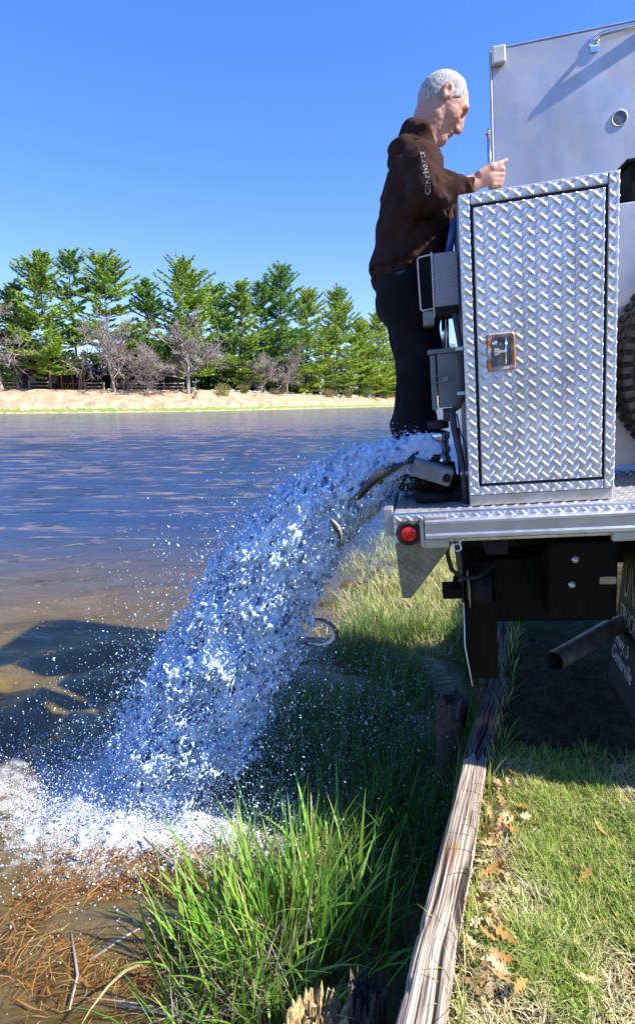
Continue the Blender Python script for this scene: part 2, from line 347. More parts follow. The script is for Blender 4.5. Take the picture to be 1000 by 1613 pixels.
class MB:
    def __init__(s): s.v, s.f, s.s = [], [], []
    def _add(s, vs, fs, smooth=False):
        o = len(s.v); s.v += [tuple(v) for v in vs]; s.f += [tuple(i + o for i in f) for f in fs]; s.s += [smooth] * len(fs)
    def box(s, lo, hi, T=None):
        x0, y0, z0 = lo; x1, y1, z1 = hi
        vs = [Vector(p) for p in ((x0, y0, z0), (x1, y0, z0), (x1, y1, z0), (x0, y1, z0), (x0, y0, z1), (x1, y0, z1), (x1, y1, z1), (x0, y1, z1))]
        if T is not None: vs = [T @ v for v in vs]
        s._add(vs, [(0, 3, 2, 1), (4, 5, 6, 7), (0, 1, 5, 4), (1, 2, 6, 5), (2, 3, 7, 6), (3, 0, 4, 7)])
        return s
    def prism(s, poly, axis, a, b):
        """poly of 2-D points, extruded along axis 'x','y' or 'z' from a to b."""
        def P(u, w, t): return {'y': (u, t, w), 'x': (t, u, w), 'z': (u, w, t)}[axis]
        n = len(poly); vs = [P(u, w, a) for u, w in poly] + [P(u, w, b) for u, w in poly]
        fs = [tuple(range(n)), tuple(range(2 * n - 1, n - 1, -1))] + [(i, i + n, (i + 1) % n + n, (i + 1) % n) for i in range(n)]
        s._add(vs, fs); return s
    def tube(s, pts, r, n=10, caps=True, smooth=True):
        pts = [Vector(p) for p in pts]; rs = r if isinstance(r, (list, tuple)) else [r] * len(pts)
        vs, fs = [], []; prev = None
        for i, p in enumerate(pts):
            d = (pts[min(i + 1, len(pts) - 1)] - pts[max(i - 1, 0)]).normalized()
            if prev is None: u = d.orthogonal().normalized()
            else: u = (prev - d * prev.dot(d)).normalized()
            prev = u; w = d.cross(u)
            vs += [p + (u * math.cos(2 * math.pi * k / n) + w * math.sin(2 * math.pi * k / n)) * rs[i] for k in range(n)]
        for i in range(len(pts) - 1):
            for k in range(n): fs.append((i * n + k, i * n + (k + 1) % n, (i + 1) * n + (k + 1) % n, (i + 1) * n + k))
        s._add(vs, fs, smooth)
        if caps: s._add(vs[:n], [tuple(range(n - 1, -1, -1))]); s._add(vs[-n:], [tuple(range(n))])
        return s
    def lathe(s, prof, origin, axis, n=32, smooth=True):
        """prof: (along, radius) pairs about origin in direction axis."""
        a = Vector(axis).normalized(); u = a.orthogonal().normalized(); w = a.cross(u); o = Vector(origin)
        vs, fs = [], []
        for t, r in prof: vs += [o + a * t + (u * math.cos(2 * math.pi * k / n) + w * math.sin(2 * math.pi * k / n)) * r for k in range(n)]
        for i in range(len(prof) - 1):
            for k in range(n): fs.append((i * n + k, i * n + (k + 1) % n, (i + 1) * n + (k + 1) % n, (i + 1) * n + k))
        s._add(vs, fs, smooth)
        return s
    def build(s, name, m, parent=None, bevel=0.0, kind=None):
        me = bpy.data.meshes.new(name); me.from_pydata(s.v, [], s.f)
        me.polygons.foreach_set('use_smooth', s.s); me.validate(); me.update()
        bm = bmesh.new(); bm.from_mesh(me); bmesh.ops.remove_doubles(bm, verts=bm.verts, dist=1e-6)
        bmesh.ops.recalc_face_normals(bm, faces=bm.faces); bm.to_mesh(me); bm.free()
        o = link_mesh(name, me, m, parent)
        if bevel:
            b = o.modifiers.new('edge', 'BEVEL'); b.width = bevel; b.segments = 2; b.limit_method = 'ANGLE'; b.angle_limit = math.radians(40)
        if kind: o['kind'] = kind
        return o

def tread_h(x, z, p=0.041, L=0.0195, W=0.0078, H=0.0046):
    """Height of a diamond tread pattern: lens-shaped lugs in two alternating directions."""
    h = np.zeros_like(x)
    for off, ang in ((0.0, math.radians(-42)), (0.5, math.radians(50))):
        cx, cz = (np.floor(x / p - off) + 0.5 + off) * p, (np.floor(z / p - off) + 0.5 + off) * p
        for dx in (-p, 0, p):
            for dz in (-p, 0, p):
                a = (x - cx - dx) * math.cos(ang) + (z - cz - dz) * math.sin(ang)
                b = -(x - cx - dx) * math.sin(ang) + (z - cz - dz) * math.cos(ang)
                e = np.clip(1 - (a / L) ** 2, 0, 1)
                k = np.clip(1 - np.abs(b / np.maximum(W * e, 1e-5)) ** 1.15, 0, 1)
                h = np.maximum(h, H * np.sqrt(e) * k)
    return h
def tread_panel(name, corners, res, m, parent, nrm, up_axes=(0, 2), thick=0.004, p=0.041):
    """One plate with raised lugs: a fine relief grid with folded-back edges. corners BL, BR, TR, TL."""
    BL, BR, TR, TL = [np.array(c, float) for c in corners]
    nu = max(2, int(max(np.linalg.norm(BR - BL), np.linalg.norm(TR - TL)) / res)); nv = max(2, int(max(np.linalg.norm(TL - BL), np.linalg.norm(TR - BR)) / res))
    u = np.linspace(0, 1, nu + 1)[None, :, None]; v = np.linspace(0, 1, nv + 1)[:, None, None]
    P = BL * (1 - u) * (1 - v) + BR * u * (1 - v) + TR * u * v + TL * (1 - u) * v
    h = tread_h(P[..., up_axes[0]], P[..., up_axes[1]], p)
    N = np.array(nrm, float)
    Q = P + N * h[..., None]
    Q[0] = P[0] - N * thick; Q[-1] = P[-1] - N * thick; Q[:, 0] = P[:, 0] - N * thick; Q[:, -1] = P[:, -1] - N * thick
    a, b = nv + 1, nu + 1
    i = (np.arange(a - 1)[:, None] * b + np.arange(b - 1)[None, :]).ravel()
    F = np.stack([i, i + 1, i + b + 1, i + b], 1)
    o = mesh_np(name, Q.reshape(-1, 3), F, m, parent, smooth=True)
    return o

# ------------------------------------------------------------------ surface nets
def surface_nets(F, xs, ys, zs):
    S = F < 0
    nx, ny, nz = F.shape
    cnt = np.zeros((nx - 1, ny - 1, nz - 1), np.int8)
    for a in (0, 1):
        for b in (0, 1):
            for c in (0, 1): cnt += S[a:nx - 1 + a, b:ny - 1 + b, c:nz - 1 + c]
    act = (cnt > 0) & (cnt < 8)
    I, J, K = np.nonzero(act)
    acc = np.zeros((len(I), 3)); num = np.zeros(len(I))
    X = (xs, ys, zs); corners = [(a, b, c) for a in (0, 1) for b in (0, 1) for c in (0, 1)]
    for p in corners:
        for ax in range(3):
            if p[ax]: continue
            q = list(p); q[ax] = 1
            f0 = F[I + p[0], J + p[1], K + p[2]]; f1 = F[I + q[0], J + q[1], K + q[2]]
            cr = (f0 < 0) != (f1 < 0)
            t = np.where(cr, f0 / np.where(cr, f0 - f1, 1), 0)
            P0 = np.stack([xs[I + p[0]], ys[J + p[1]], zs[K + p[2]]], 1); P1 = np.stack([xs[I + q[0]], ys[J + q[1]], zs[K + q[2]]], 1)
            acc += np.where(cr[:, None], P0 + (P1 - P0) * t[:, None], 0); num += cr
    V = acc / num[:, None]
    idx = np.full(act.shape, -1, np.int32); idx[I, J, K] = np.arange(len(I))
    quads = []
    for ax in range(3):
        o1, o2 = (ax + 1) % 3, (ax + 2) % 3
        sl0 = [slice(None)] * 3; sl1 = [slice(None)] * 3; sl0[ax] = slice(0, -1); sl1[ax] = slice(1, None)
        ch = S[tuple(sl0)] != S[tuple(sl1)]
        E = np.array(np.nonzero(ch))
        ok = (E[o1] > 0) & (E[o2] > 0) & (E[o1] < F.shape[o1] - 1) & (E[o2] < F.shape[o2] - 1)
        E = E[:, ok]
        inside0 = S[E[0], E[1], E[2]]
        def cell(d1, d2):
            e = E.copy(); e[o1] -= d1; e[o2] -= d2; return idx[e[0], e[1], e[2]]
        q = np.stack([cell(1, 1), cell(0, 1), cell(0, 0), cell(1, 0)], 1)
        q[~inside0] = q[~inside0][:, ::-1]
        quads.append(q)
    Q = np.concatenate(quads); Q = Q[(Q >= 0).all(1)]
    return V, Q
def capsule(P, a, b, r0, r1=None, sc=None):
    r1 = r0 if r1 is None else r1
    a, b = np.array(a, float), np.array(b, float); sc = np.ones(3) if sc is None else np.array(sc, float)
    p = (P - a) / sc; ba = (b - a) / sc
    t = np.clip((p @ ba) / max(ba @ ba, 1e-9), 0, 1)
    return np.linalg.norm(p - t[:, None] * ba, axis=1) - (r0 + (r1 - r0) * t)
def ellipsoid(P, c, r, R=None):
    p = P - np.array(c, float)
    if R is not None: p = p @ R
    r = np.array(r, float)
    k0 = np.linalg.norm(p / r, axis=1); k1 = np.linalg.norm(p / r ** 2, axis=1)
    return k0 * (k0 - 1) / np.maximum(k1, 1e-6)
def smin(a, b, k):
    h = np.clip(0.5 + 0.5 * (b - a) / k, 0, 1)
    return b * (1 - h) + a * h - k * h * (1 - h)
def smax(a, b, k): return -smin(-a, -b, k)
def sdf_mesh(fn, xs, ys, zs, band=0.05, coarse=5):
    """Evaluate fn only near the surface on a rectilinear grid, then extract it."""
    cx, cy, cz = xs[::coarse], ys[::coarse], zs[::coarse]
    G = np.stack(np.meshgrid(cx, cy, cz, indexing='ij'), -1).reshape(-1, 3)
    D = fn(G).reshape(len(cx), len(cy), len(cz))
    ii, jj, kk = [np.minimum(np.round(np.arange(len(a)) / coarse).astype(int), len(c) - 1) for a, c in ((xs, cx), (ys, cy), (zs, cz))]
    Fd = D[np.ix_(ii, jj, kk)].astype(np.float64)
    I, J, K = np.nonzero(np.abs(Fd) < band)
    Fd[I, J, K] = fn(np.stack([xs[I], ys[J], zs[K]], 1))
    return surface_nets(Fd, xs, ys, zs)

# ================================================================== SETTING
# near bank: s runs along the timber edging, t across it (t > 0 is the lawn, t < 0 the lake)
LOG_A, LOG_D = np.array([0.256, 1.155]), np.array([0.372, 0.928]); LOG_D /= np.linalg.norm(LOG_D)
LOG_N = np.array([LOG_D[1], -LOG_D[0]])
def to_st(x, y):
    dx, dy = x - LOG_A[0], y - LOG_A[1]
    return dx * LOG_D[0] + dy * LOG_D[1], dx * LOG_N[0] + dy * LOG_N[1]
def ground_z(x, y):
    s, t = to_st(x, y)
    land = 0.485 + 0.02 * fbm(x * 2.2, y * 2.2, 0 * x, 3) + 0.012 * fbm(x * 9, y * 9, 0 * x + 3, 2)
    drop = 1 / (1 + np.exp(-(t + 0.10) / 0.022))
    bed = -0.10 - 0.16 * np.clip(-t - 0.3, 0, 5) + 0.03 * fbm(x * 3, y * 3, 0 * x + 8, 3)
    marsh = np.exp(-((s - 5.0) / 2.3) ** 4) * np.exp(-((t + 0.95) / 1.45) ** 4)
    bed = bed + marsh * (0.16 + 0.05 * fbm(x * 2.3, y * 2.3, 0 * x + 5, 3) + 0.12 * np.clip(-t - 0.3, 0, 2))
    return land * drop + bed * (1 - drop)
def graded(a, b, near, step0, grow):
    """Coordinates from a to b, fine round `near`, coarser outwards."""
    out = [near]; st = step0
    while out[-1] < b: out.append(out[-1] + st); st *= grow
    lo = [near]; st = step0
    while lo[-1] > a: lo.append(lo[-1] - st); st *= grow
    return np.array(sorted(set(lo[1:] + out)))
def heightgrid(name, xs, ys, zf, m, tint=None):
    X, Y = np.meshgrid(xs, ys); Z = zf(X, Y)
    b = len(xs); i = (np.arange(len(ys) - 1)[:, None] * b + np.arange(b - 1)[None, :]).ravel()
    F = np.stack([i, i + 1, i + b + 1, i + b], 1)
    return mesh_np(name, np.stack([X, Y, Z], -1).reshape(-1, 3), F, m, smooth=True)
gx = np.unique(np.concatenate([np.arange(-3.2, 5.0, 0.035), graded(5.0, 900, 5.0, 0.05, 1.06), -graded(3.2, 40, 3.2, 0.05, 1.25)]))
gy = np.unique(np.concatenate([np.arange(-1.0, 9.0, 0.035), graded(9.0, 60, 9.0, 0.05, 1.06), -graded(1.0, 600, 1.0, 0.05, 1.25)]))
def ground_far(x, y):
    z = ground_z(x, y)
    return z
g = heightgrid('ground', gx, gy, ground_far, M['ground']); tag(g, kind='structure')

WC = np.array([-0.78, 2.78])
def water_z(x, y):
    d = np.hypot(x - WC[0], (y - WC[1]) * 1.15)
    near = np.exp(-((d - 1.0) / 1.6) ** 2 * (d > 1.0))
    ring = 0.04 * np.sin(d * 9.0 - 0.7 + 0.9 * fbm(x * 0.8, y * 0.8, 0 * x, 2)) * np.exp(-np.clip(d - 1.4, 0, 99) / 2.6) * (1 - np.exp(-(d / 0.7) ** 2))
    ring2 = 0.008 * np.sin(d * 17 + 1.5 * fbm(x * 1.3, y * 1.3, 0 * x + 2, 2)) * np.exp(-np.clip(d - 1.0, 0, 99) / 3.5)
    sp = 0.055 * fbm(x * 5, y * 5, 0 * x + 1, 4) * np.exp(-(d / 0.75) ** 2) + 0.05 * np.exp(-(d / 0.4) ** 2)
    sw = (0.017 * fbm(x * 0.6, y * 2.2, 0 * x + 4, 2) + 0.010 * fbm(x * 0.9, y * 5.5, 0 * x + 7, 2)) * np.clip((y - 1.5) / 3, 0, 1) * np.exp(-np.clip(y - 26, 0, 999) / 12)
    sp = sp + (.030 * fbm(x * 2.6, y * 4.2, 0 * x + 11, 3) + .012 * fbm(x * 9, y * 13, 0 * x + 13, 2)) * np.exp(-((d - 1.3) / 1.15) ** 2)
    calm = np.clip((y - 1.35) / 1.0, 0.08, 1)
    return (ring + ring2 + sp + sw) * calm
wy = [0.3]
while wy[-1] < 190: wy.append(wy[-1] + max(0.022, 0.0075 * wy[-1]))
wx0 = np.concatenate([-graded(2.6, 400, 2.6, 0.03, 1.07)[::-1], np.arange(-2.6, 2.4, 0.028), graded(2.4, 120, 2.4, 0.03, 1.08)])
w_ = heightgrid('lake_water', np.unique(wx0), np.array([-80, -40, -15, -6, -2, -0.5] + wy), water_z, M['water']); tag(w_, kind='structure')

# far bank
SH = np.array([(-420, 30), (-120, 46), (-60, 62), (-39, 71), (-28.8, 75.2), (-17.9, 81.5), (-5.2, 95.5), (7.3, 112), (24, 136), (60, 165), (160, 190), (420, 205)], float)
def shore_y(x): return np.interp(x, SH[:, 0], SH[:, 1])
def crest(x): return np.interp(x, [-60, -18, -5, 7, 20], [3.1, 3.1, 2.6, 2.0, 1.8])
def far_z(x, d):
    pr = np.interp(d, [-6, 0, 1.2, 6.5, 9, 400], [-0.8, 0.0, 0.42, 0.94, 1.0, 1.15])
    return np.where(d < 1.2, pr, pr * crest(x)) + 0.16 * fbm(x * 0.35, d * 0.5, 0 * x, 3) * np.clip(d / 2, 0, 1)
fx = np.unique(np.concatenate([np.arange(-90, 60, 0.9), graded(60, 420, 60, 2, 1.2), -graded(90, 420, 90, 2, 1.2)]))
fd = np.concatenate([[-6, -2, -0.6, 0], np.arange(0.25, 3, 0.25), np.arange(3, 12, 0.6), [14, 18, 25, 40, 80, 200, 700]])
X, D = np.meshgrid(fx, fd); Z = far_z(X, D); b = len(fx)
i = (np.arange(len(fd) - 1)[:, None] * b + np.arange(b - 1)[None, :]).ravel()
fb = mesh_np('far_bank', np.stack([X, shore_y(X) + D, Z], -1).reshape(-1, 3), np.stack([i, i + 1, i + b + 1, i + b], 1), M['far_bank'], smooth=True)
tag(fb, kind='structure')

# ------------------------------------------------------------------ far trees
CT, ST = math.cos(math.atan(182 / 900)), math.sin(math.atan(182 / 900))
def far_x(px, Y):                       # x of a bearing at distance Y
    v = (620 - 806.5) / 900
    return (px - 500) / 900 * Y / (CT - v * ST)
def far_h(py, Y):
    v = (py - 806.5) / 900
    return EYE - (v * CT + ST) / (CT - v * ST) * Y
def base_at(px, back):
    Y = 90.0
    for _ in range(12): Y = shore_y(far_x(px, Y)) + back
    x = far_x(px, Y)
    return x, Y, float(far_z(np.array([x]), np.array([back]))[0]) - 0.1
def pine(name, px, ptop, wpx, back, label, clear=0.16, green=(0.075, 0.16, 0.035), dens=1.0, sparse=0.0, seed=0, parent=None, lean=0.0):
    r = np.random.default_rng(seed + 100)
    x, Y, z0 = base_at(px, back); H = far_h(ptop, Y) - z0; R = 1.25 * wpx / 900 * Y / 2
    tr = MB(); ctr = [(lean * (t ** 2) * H + 0.1 * math.sin(3 * t + seed), 0.1 * math.cos(2.2 * t + seed), t * H) for t in np.linspace(0, 1, 9)]
    tr.tube(ctr, [0.026 * H ** 0.85 * (1 - 0.93 * t) * 0.55 + 0.03 for t in np.linspace(0, 1, 9)], 7)
    V, F, T = [], [], []
    hz = clear * H; k = 0
    while hz < H * 0.985:
        t = (hz - clear * H) / (H * (1 - clear))
        prof = (1 - t) ** 0.62 * min(1, 0.55 + 2.4 * t) + 0.06
        nb = r.integers(5, 8)
        if r.random() < sparse and t < 0.75: hz += 0.05 * H; continue
        cx = lean * (hz / H) ** 2 * H
        for b in range(nb):
            az = r.uniform(0, 2 * math.pi); L = R * prof * r.uniform(0.5, 1.25); hz0 = hz; hz = hz0 + r.normal(0, .016) * H
            if L < 0.35: L = 0.35
            rise = r.uniform(-0.06, 0.16) + 0.75 * t ** 1.6
            d = np.array([math.cos(az), math.sin(az)])
            pts = [np.array([cx + d[0] * L * u, d[1] * L * u, hz + L * (rise * u + 0.16 * u * u - 0.05 * u)]) for u in (0, 0.4, 0.75, 1)]
            tr.tube([Vector(p) for p in pts], [0.055 * (0.5 + L / R * 0.6) * q for q in (1, 0.7, 0.45, 0.15)], 3, caps=False)
            nt = int(max(4, L * 6.5 * dens))
            shade = r.uniform(0.7, 1.25)
            for q in range(nt):
                u = 0.22 + 0.8 * (q + r.random()) / nt
                p = pts[0] + (pts[-1] - pts[0]) * u; p[2] = hz + L * (rise * u + 0.16 * u * u - 0.05 * u)
                side = r.uniform(-1, 1) * 0.33 * L * (1.12 - u) + r.uniform(-.12, .12)
                p = p + np.array([-d[1] * side, d[0] * side, 0.10 * abs(side)])
                for j in range(5):
                    a2 = az + r.normal(0, 0.9); up = r.uniform(-0.12, 0.75)
                    ln = r.uniform(0.4, 0.8) * (0.75 + 0.3 * (1 - t)); wd = r.uniform(0.07, 0.13)
                    dd = np.array([math.cos(a2), math.sin(a2), up]); dd /= np.linalg.norm(dd)
                    sd_ = np.cross(dd, r.normal(size=3)); sd_ /= np.linalg.norm(sd_) + 1e-9
                    o = len(V); V += [p - sd_ * wd, p + sd_ * wd, p + dd * ln]; F.append((o, o + 1, o + 2))
                    c = np.array(green) * shade * r.uniform(0.75, 1.3) * np.array([r.uniform(0.8, 1.3), 1, r.uniform(0.7, 1.2)])
                    T += [c, c, c]
            hz = hz0
        hz += r.uniform(0.022, 0.036) * H * (1.15 - 0.45 * t); k += 1
    root = empty(name, (x, Y, z0)) if parent is None else parent
    if parent is None: tag(root, label, 'pine tree', 'pines along the far shore')
    tr.build('trunk', M['bark'], root)
    mesh_np('crown', np.array(V), np.array(F), M['pine'], root, tint=np.array(T))
    return root
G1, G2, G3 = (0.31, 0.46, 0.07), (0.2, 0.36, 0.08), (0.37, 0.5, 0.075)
PINES = [
    (36, 448, 62, 10, 'short dark pine behind the grey leafless tree at the far left', .2, G2, 0.2),
    (80, 402, 100, 8, 'tall layered pine whose lowest boughs hang before the dark cabin', .12, G1, 0.30),
    (126, 401, 84, 12, 'open pine with wide gaps beside the orange-brown porch', .34, G2, 0.35),
    (178, 402, 104, 11, 'broad tall pine with sky showing through, behind the pinkish bare tree', .26, G1, 0.22),
    (240, 443, 72, 12, 'slim dark pine right behind the small dead sapling', .12, G2, 0.12),
    (300, 414, 118, 11, 'tallest cone-shaped pine, behind the big dark-limbed bare tree', .12, G1, 0.08),
    (352, 452, 74, 13, 'narrow pine standing just right of the tall cone-shaped pine', .1, G2, 0.1),
    (383, 447, 78, 10, 'bright mid-height pine above the low pale shrub on the bank', .08, G1, 0.1),
    (414, 448, 80, 14, 'dark full pine behind the pair of bare trees', .08, G2, 0.08),
    (444, 419, 92, 12, 'pine with a feathery spire rising above the middle of the grove', .1, G2, 0.1),
    (484, 458, 88, 11, 'bushy light green pine right of the feathery spire', .06, G3, 0.08),
    (530, 457, 84, 10, 'leaning-topped pine near the eroded part of the bank', .06, G1, 0.1),
    (566, 508, 62, 10, 'low bright pine beside the fallen branches on the bank', .04, G3, 0.06),
    (594, 494, 72, 11, 'rounded pine next to the man\'s trouser leg', .03, G3, 0.05),
    (632, 515, 76, 12, 'pine half hidden behind the man\'s legs', .03, G1, 0.05),
    (-40, 430, 110, 12, 'pine at the left margin with only its outer boughs in view', .2, G2, 0.2),
]
for k, (px, pt, wp, bk, lb, cl, gr, sp) in enumerate(PINES):
    pine('pine_tree', px, pt, wp, bk, lb, cl, gr, 1.0, sp, k)
# the deeper wood behind them reads as one dark mass
wood = []
rw = np.random.default_rng(55); V, F, T = [], [], []
for px in np.arange(-260, 1500, 17):
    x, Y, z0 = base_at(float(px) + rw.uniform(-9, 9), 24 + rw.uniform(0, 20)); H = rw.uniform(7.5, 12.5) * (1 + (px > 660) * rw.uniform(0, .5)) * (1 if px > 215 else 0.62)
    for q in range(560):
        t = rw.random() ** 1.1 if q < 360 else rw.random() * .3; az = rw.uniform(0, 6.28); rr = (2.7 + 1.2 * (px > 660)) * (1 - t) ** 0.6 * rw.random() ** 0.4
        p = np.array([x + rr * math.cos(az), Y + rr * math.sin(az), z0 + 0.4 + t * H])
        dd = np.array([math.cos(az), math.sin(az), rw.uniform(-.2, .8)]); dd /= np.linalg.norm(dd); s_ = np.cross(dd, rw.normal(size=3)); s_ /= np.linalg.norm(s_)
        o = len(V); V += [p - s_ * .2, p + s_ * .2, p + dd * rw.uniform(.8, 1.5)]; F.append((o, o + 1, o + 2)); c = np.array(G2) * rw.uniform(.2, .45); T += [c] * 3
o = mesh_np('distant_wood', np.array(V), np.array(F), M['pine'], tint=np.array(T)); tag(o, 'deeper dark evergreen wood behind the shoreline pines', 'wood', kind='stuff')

def bare_tree(px, ptop, back, label, spread=0.42, seed=0, name='bare_tree', thick=1.0):
    r = np.random.default_rng(seed + 900)
    x, Y, z0 = base_at(px, back); H = (far_h(ptop, Y) - z0) * 1.12
    limbs, twigs, trunk = MB(), MB(), MB()
    def grow(p, d, L, rad, lev, out):
        n = 3; pts = [p]
        for i in range(n):
            d = (d + Vector(r.normal(0, 0.13, 3)) + Vector((0, 0, 0.05))).normalized(); pts.append(pts[-1] + d * L / n)
        rs = [rad * (1 - 0.5 * i / n) for i in range(n + 1)]
        out.tube(pts, rs, 5 if lev == 0 else 3, caps=False)
        if lev >= 4: return
        for c in range(int(r.integers(4, 7)) if lev else 15):
            f = r.uniform(0.3, 1.0) if lev else r.uniform(0.28, 1.0)
            q = pts[0].lerp(pts[-1], f) if lev else pts[min(int(f * n), n - 1)].lerp(pts[min(int(f * n) + 1, n)], f * n - int(f * n))
            nd = (d * (r.uniform(0.5, 0.9) if lev else r.uniform(.15, .6)) + Vector(r.normal(0, spread + 0.08 * lev, 3))).normalized()
            grow(q, nd, L * (r.uniform(0.42, 0.66) if lev else r.uniform(.5, .85)), max(rad * 0.5, 0.03), lev + 1, limbs if lev < 1 else twigs)
    grow(Vector((0, 0, 0)), Vector((r.normal(0, .05), 0, 1)).normalized(), H * 0.56, 0.022 * H * thick, 0, trunk)
    root = empty(name, (x, Y, z0)); tag(root, label, 'bare tree', 'leafless trees on the far bank')
    trunk.build('trunk', M['twig'], root); limbs.build('limb', M['twig'], root, kind='stuff'); twigs.build('twig', M['twig'], root, kind='stuff')
BARE = [(4, 468, 7, 'grey leafless tree at the far left edge of the far bank', .5, 1.0), (182, 508, 6, 'pinkish leafless tree right of the orange-brown porch', .5, 1.0),
        (297, 506, 5, 'big bare tree with dark spreading limbs in front of the tallest pine', .48, 1.2), (233, 552, 6, 'small dead sapling between two leafless trees', .35, .8),
        (413, 556, 7, 'left of two pale bare trees before the dark full pine', .45, .9), (452, 548, 8, 'right of two pale bare trees, with the wider twiggy crown', .5, .9)]
for k, (px, pt, bk, lb, spd, th) in enumerate(BARE): bare_tree(px, pt, bk, lb, spd, k, thick=th)

def shrub(px, back, h, w, label, col, seed):
    r = np.random.default_rng(seed + 300); x, Y, z0 = base_at(px, back); V, F, T = [], [], []
    for q in range(420):
        az, t = r.uniform(0, 6.28), r.random(); rr = w * r.random() ** 0.5 * (0.5 + 0.5 * t)
        p = np.array([rr * math.cos(az), rr * math.sin(az), t * h * (1 - 0.4 * (rr / w) ** 2)]); dd = np.array([math.cos(az) * .6, math.sin(az) * .6, 1.0]) + r.normal(0, .3, 3); dd /= np.linalg.norm(dd)
        s_ = np.cross(dd, r.normal(size=3)); s_ /= np.linalg.norm(s_); o = len(V); V += [p - s_ * .05, p + s_ * .05, p + dd * r.uniform(.25, .5)]; F.append((o, o + 1, o + 2)); c = np.array(col) * r.uniform(.7, 1.25); T += [c] * 3
    root = empty('shrub', (x, Y, z0)); tag(root, label, 'shrub', 'low shrubs on the far bank')
    mesh_np('foliage', np.array(V), np.array(F), M['pine'], root, tint=np.array(T))
    st = MB()
    for q in range(7): a = r.uniform(0, 6.28); st.tube([(0, 0, 0), (math.cos(a) * w * .5, math.sin(a) * w * .5, h * .8)], [.04, .015], 3)
    st.build('stem', M['twig'], root, kind='stuff')
for k, (px, bk, h, w, lb, col) in enumerate([(352, 4.5, 2.0, 1.3, 'pale yellow-green shrub on the bank below the bright mid-height pine', (.3, .31, .1)), (385, 6, 1.5, 1.0, 'small olive shrub beside the pale yellow-green shrub', (.22, .22, .08)),
        (438, 6, 1.2, 1.6, 'low brown shrub under the two pale bare trees', (.26, .19, .1)), (520, 5.5, 1.6, 1.5, 'tan shrub at the lip of the eroded bank', (.3, .24, .12)), (548, 6, 2.3, 1.2, 'taller tan shrub by the fallen branches', (.28, .25, .11)),
        (576, 7, 2.2, 1.0, 'bright green bush between tan shrubs and the man', (.16, .25, .05))]):
    shrub(px, bk, h, w, lb, col, k)
# fallen branches
for k, (pts, lb) in enumerate([([(-1.3, 0, -0.6), (0, .1, .3), (1.2, .2, .9), (1.7, .3, 1.3)], 'fallen dark branch leaning down the eroded bank'), ([(-1.0, 0, .9), (.2, 0, .35), (1.6, 0, -.45)], 'fallen branch sloping down beside the rounded pine')]):
    x, Y, z0 = base_at((538, 585)[k], 5); mbb = MB(); mbb.tube(pts, [.1, .12, .09, .05][:len(pts)], 6); mbb.tube([pts[1], Vector(pts[1]) + Vector((.5, .2, .9))], [.06, .03], 5)
    o = mbb.build('fallen_branch', M['bark']); o.location = (x, Y, z0 + .3); tag(o, lb, 'branch')

# cabins and rail fence among the trunks
def cabin(px, back, w, d, h, label, porch):
    x, Y, z0 = base_at(px, back); root = empty('cabin', (x, Y, z0)); tag(root, label, 'cabin')
    mb = MB(); mb.box((-w / 2, 0, 0), (w / 2, d, h)); mb.prism([(-w / 2, h), (w / 2, h), (0, h + w * .17)], 'y', 0.0, d); mb.build('wall', M['cabin'], root)
    for s in (-1, 1):
        rf = MB(); rf.prism([(s * (w / 2 + .5), h - .18), (s * (w / 2 + .5), h - .02), (0, h + w * .17 + .2), (0, h + w * .17 + .02)], 'y', -1.2, d + .5); rf.build('roof', M['cabin_roof'], root)
    for wx in (-w * .3, w * .02):
        f = MB(); f.box((wx - .6, -.06, 1.0), (wx + .6, -.003, 2.1)); fr = f.build('window', M['porch'], root); g_ = MB(); g_.box((wx - .5, -.09, 1.1), (wx + .5, -.063, 2.0)); g_.build('pane', M['window'], fr)
    if porch:
        for q in (0, 1, 2):
            pb = MB(); xx = w / 2 - 3.4 + q * 1.65; pb.box((xx, -1.15, 0), (xx + .18, -.97, h - .1)); pb.build('post', M['porch'], root)
        pb = MB(); pb.box((w / 2 - 3.4, -1.12, .9), (w / 2 + .08, -1.0, 1.05)); pb.build('railing', M['porch'], root)
        for q in range(9):
            pb = MB(); xx = w / 2 - 3.2 + q * .37; pb.box((xx, -1.1, .1), (xx + .08, -1.02, .9)); pb.build('baluster', M['porch'], root)
        for s in (-1, 1):
            pb = MB(); cxp = w / 2 - 1.65; pb.prism([(cxp + s * 2.1, h - .15), (cxp + s * 2.1, h + .1), (cxp, h + 1.35), (cxp, h + 1.08)], 'y', -1.6, -1.25); pb.build('gable_board', M['porch'], root)
        pb = MB(); pb.box((w / 2 - 3.5, -1.3, h - .3), (w / 2 + .2, -1.2, h - .12)); pb.build('beam', M['porch'], root)
    return root
cabin(86, 15, 10, 6, 3.0, 'dark brown cabin with an orange-brown gabled porch among the left pines', True)
cabin(222, 17, 9, 6, 2.7, 'dark low cabin behind the dead sapling and big bare tree', False)
def fence(px0, px1, back, label):
    x0, Y0, z0 = base_at(px0, back); x1, Y1, z1 = base_at(px1, back); root = empty('rail_fence', (x0, Y0, z0)); tag(root, label, 'fence', 'rail fences along the far bank')
    n = max(2, int(abs(x1 - x0) / 2.2) + 1)
    P = [Vector(((x1 - x0) * q / (n - 1), (Y1 - Y0) * q / (n - 1), (z1 - z0) * q / (n - 1))) for q in range(n)]
    for q in range(n): mb = MB(); mb.box(P[q] + Vector((-.09, -.09, 0)), P[q] + Vector((.09, .09, 1.15))); mb.build('post', M['fence'], root)
    for q in range(n - 1):
        for hh in (.45, .95): mb = MB(); mb.tube([P[q] + Vector((0, -.13, hh)), P[q + 1] + Vector((0, -.13, hh + .03))], .07, 6); mb.build('rail', M['fence'], root)
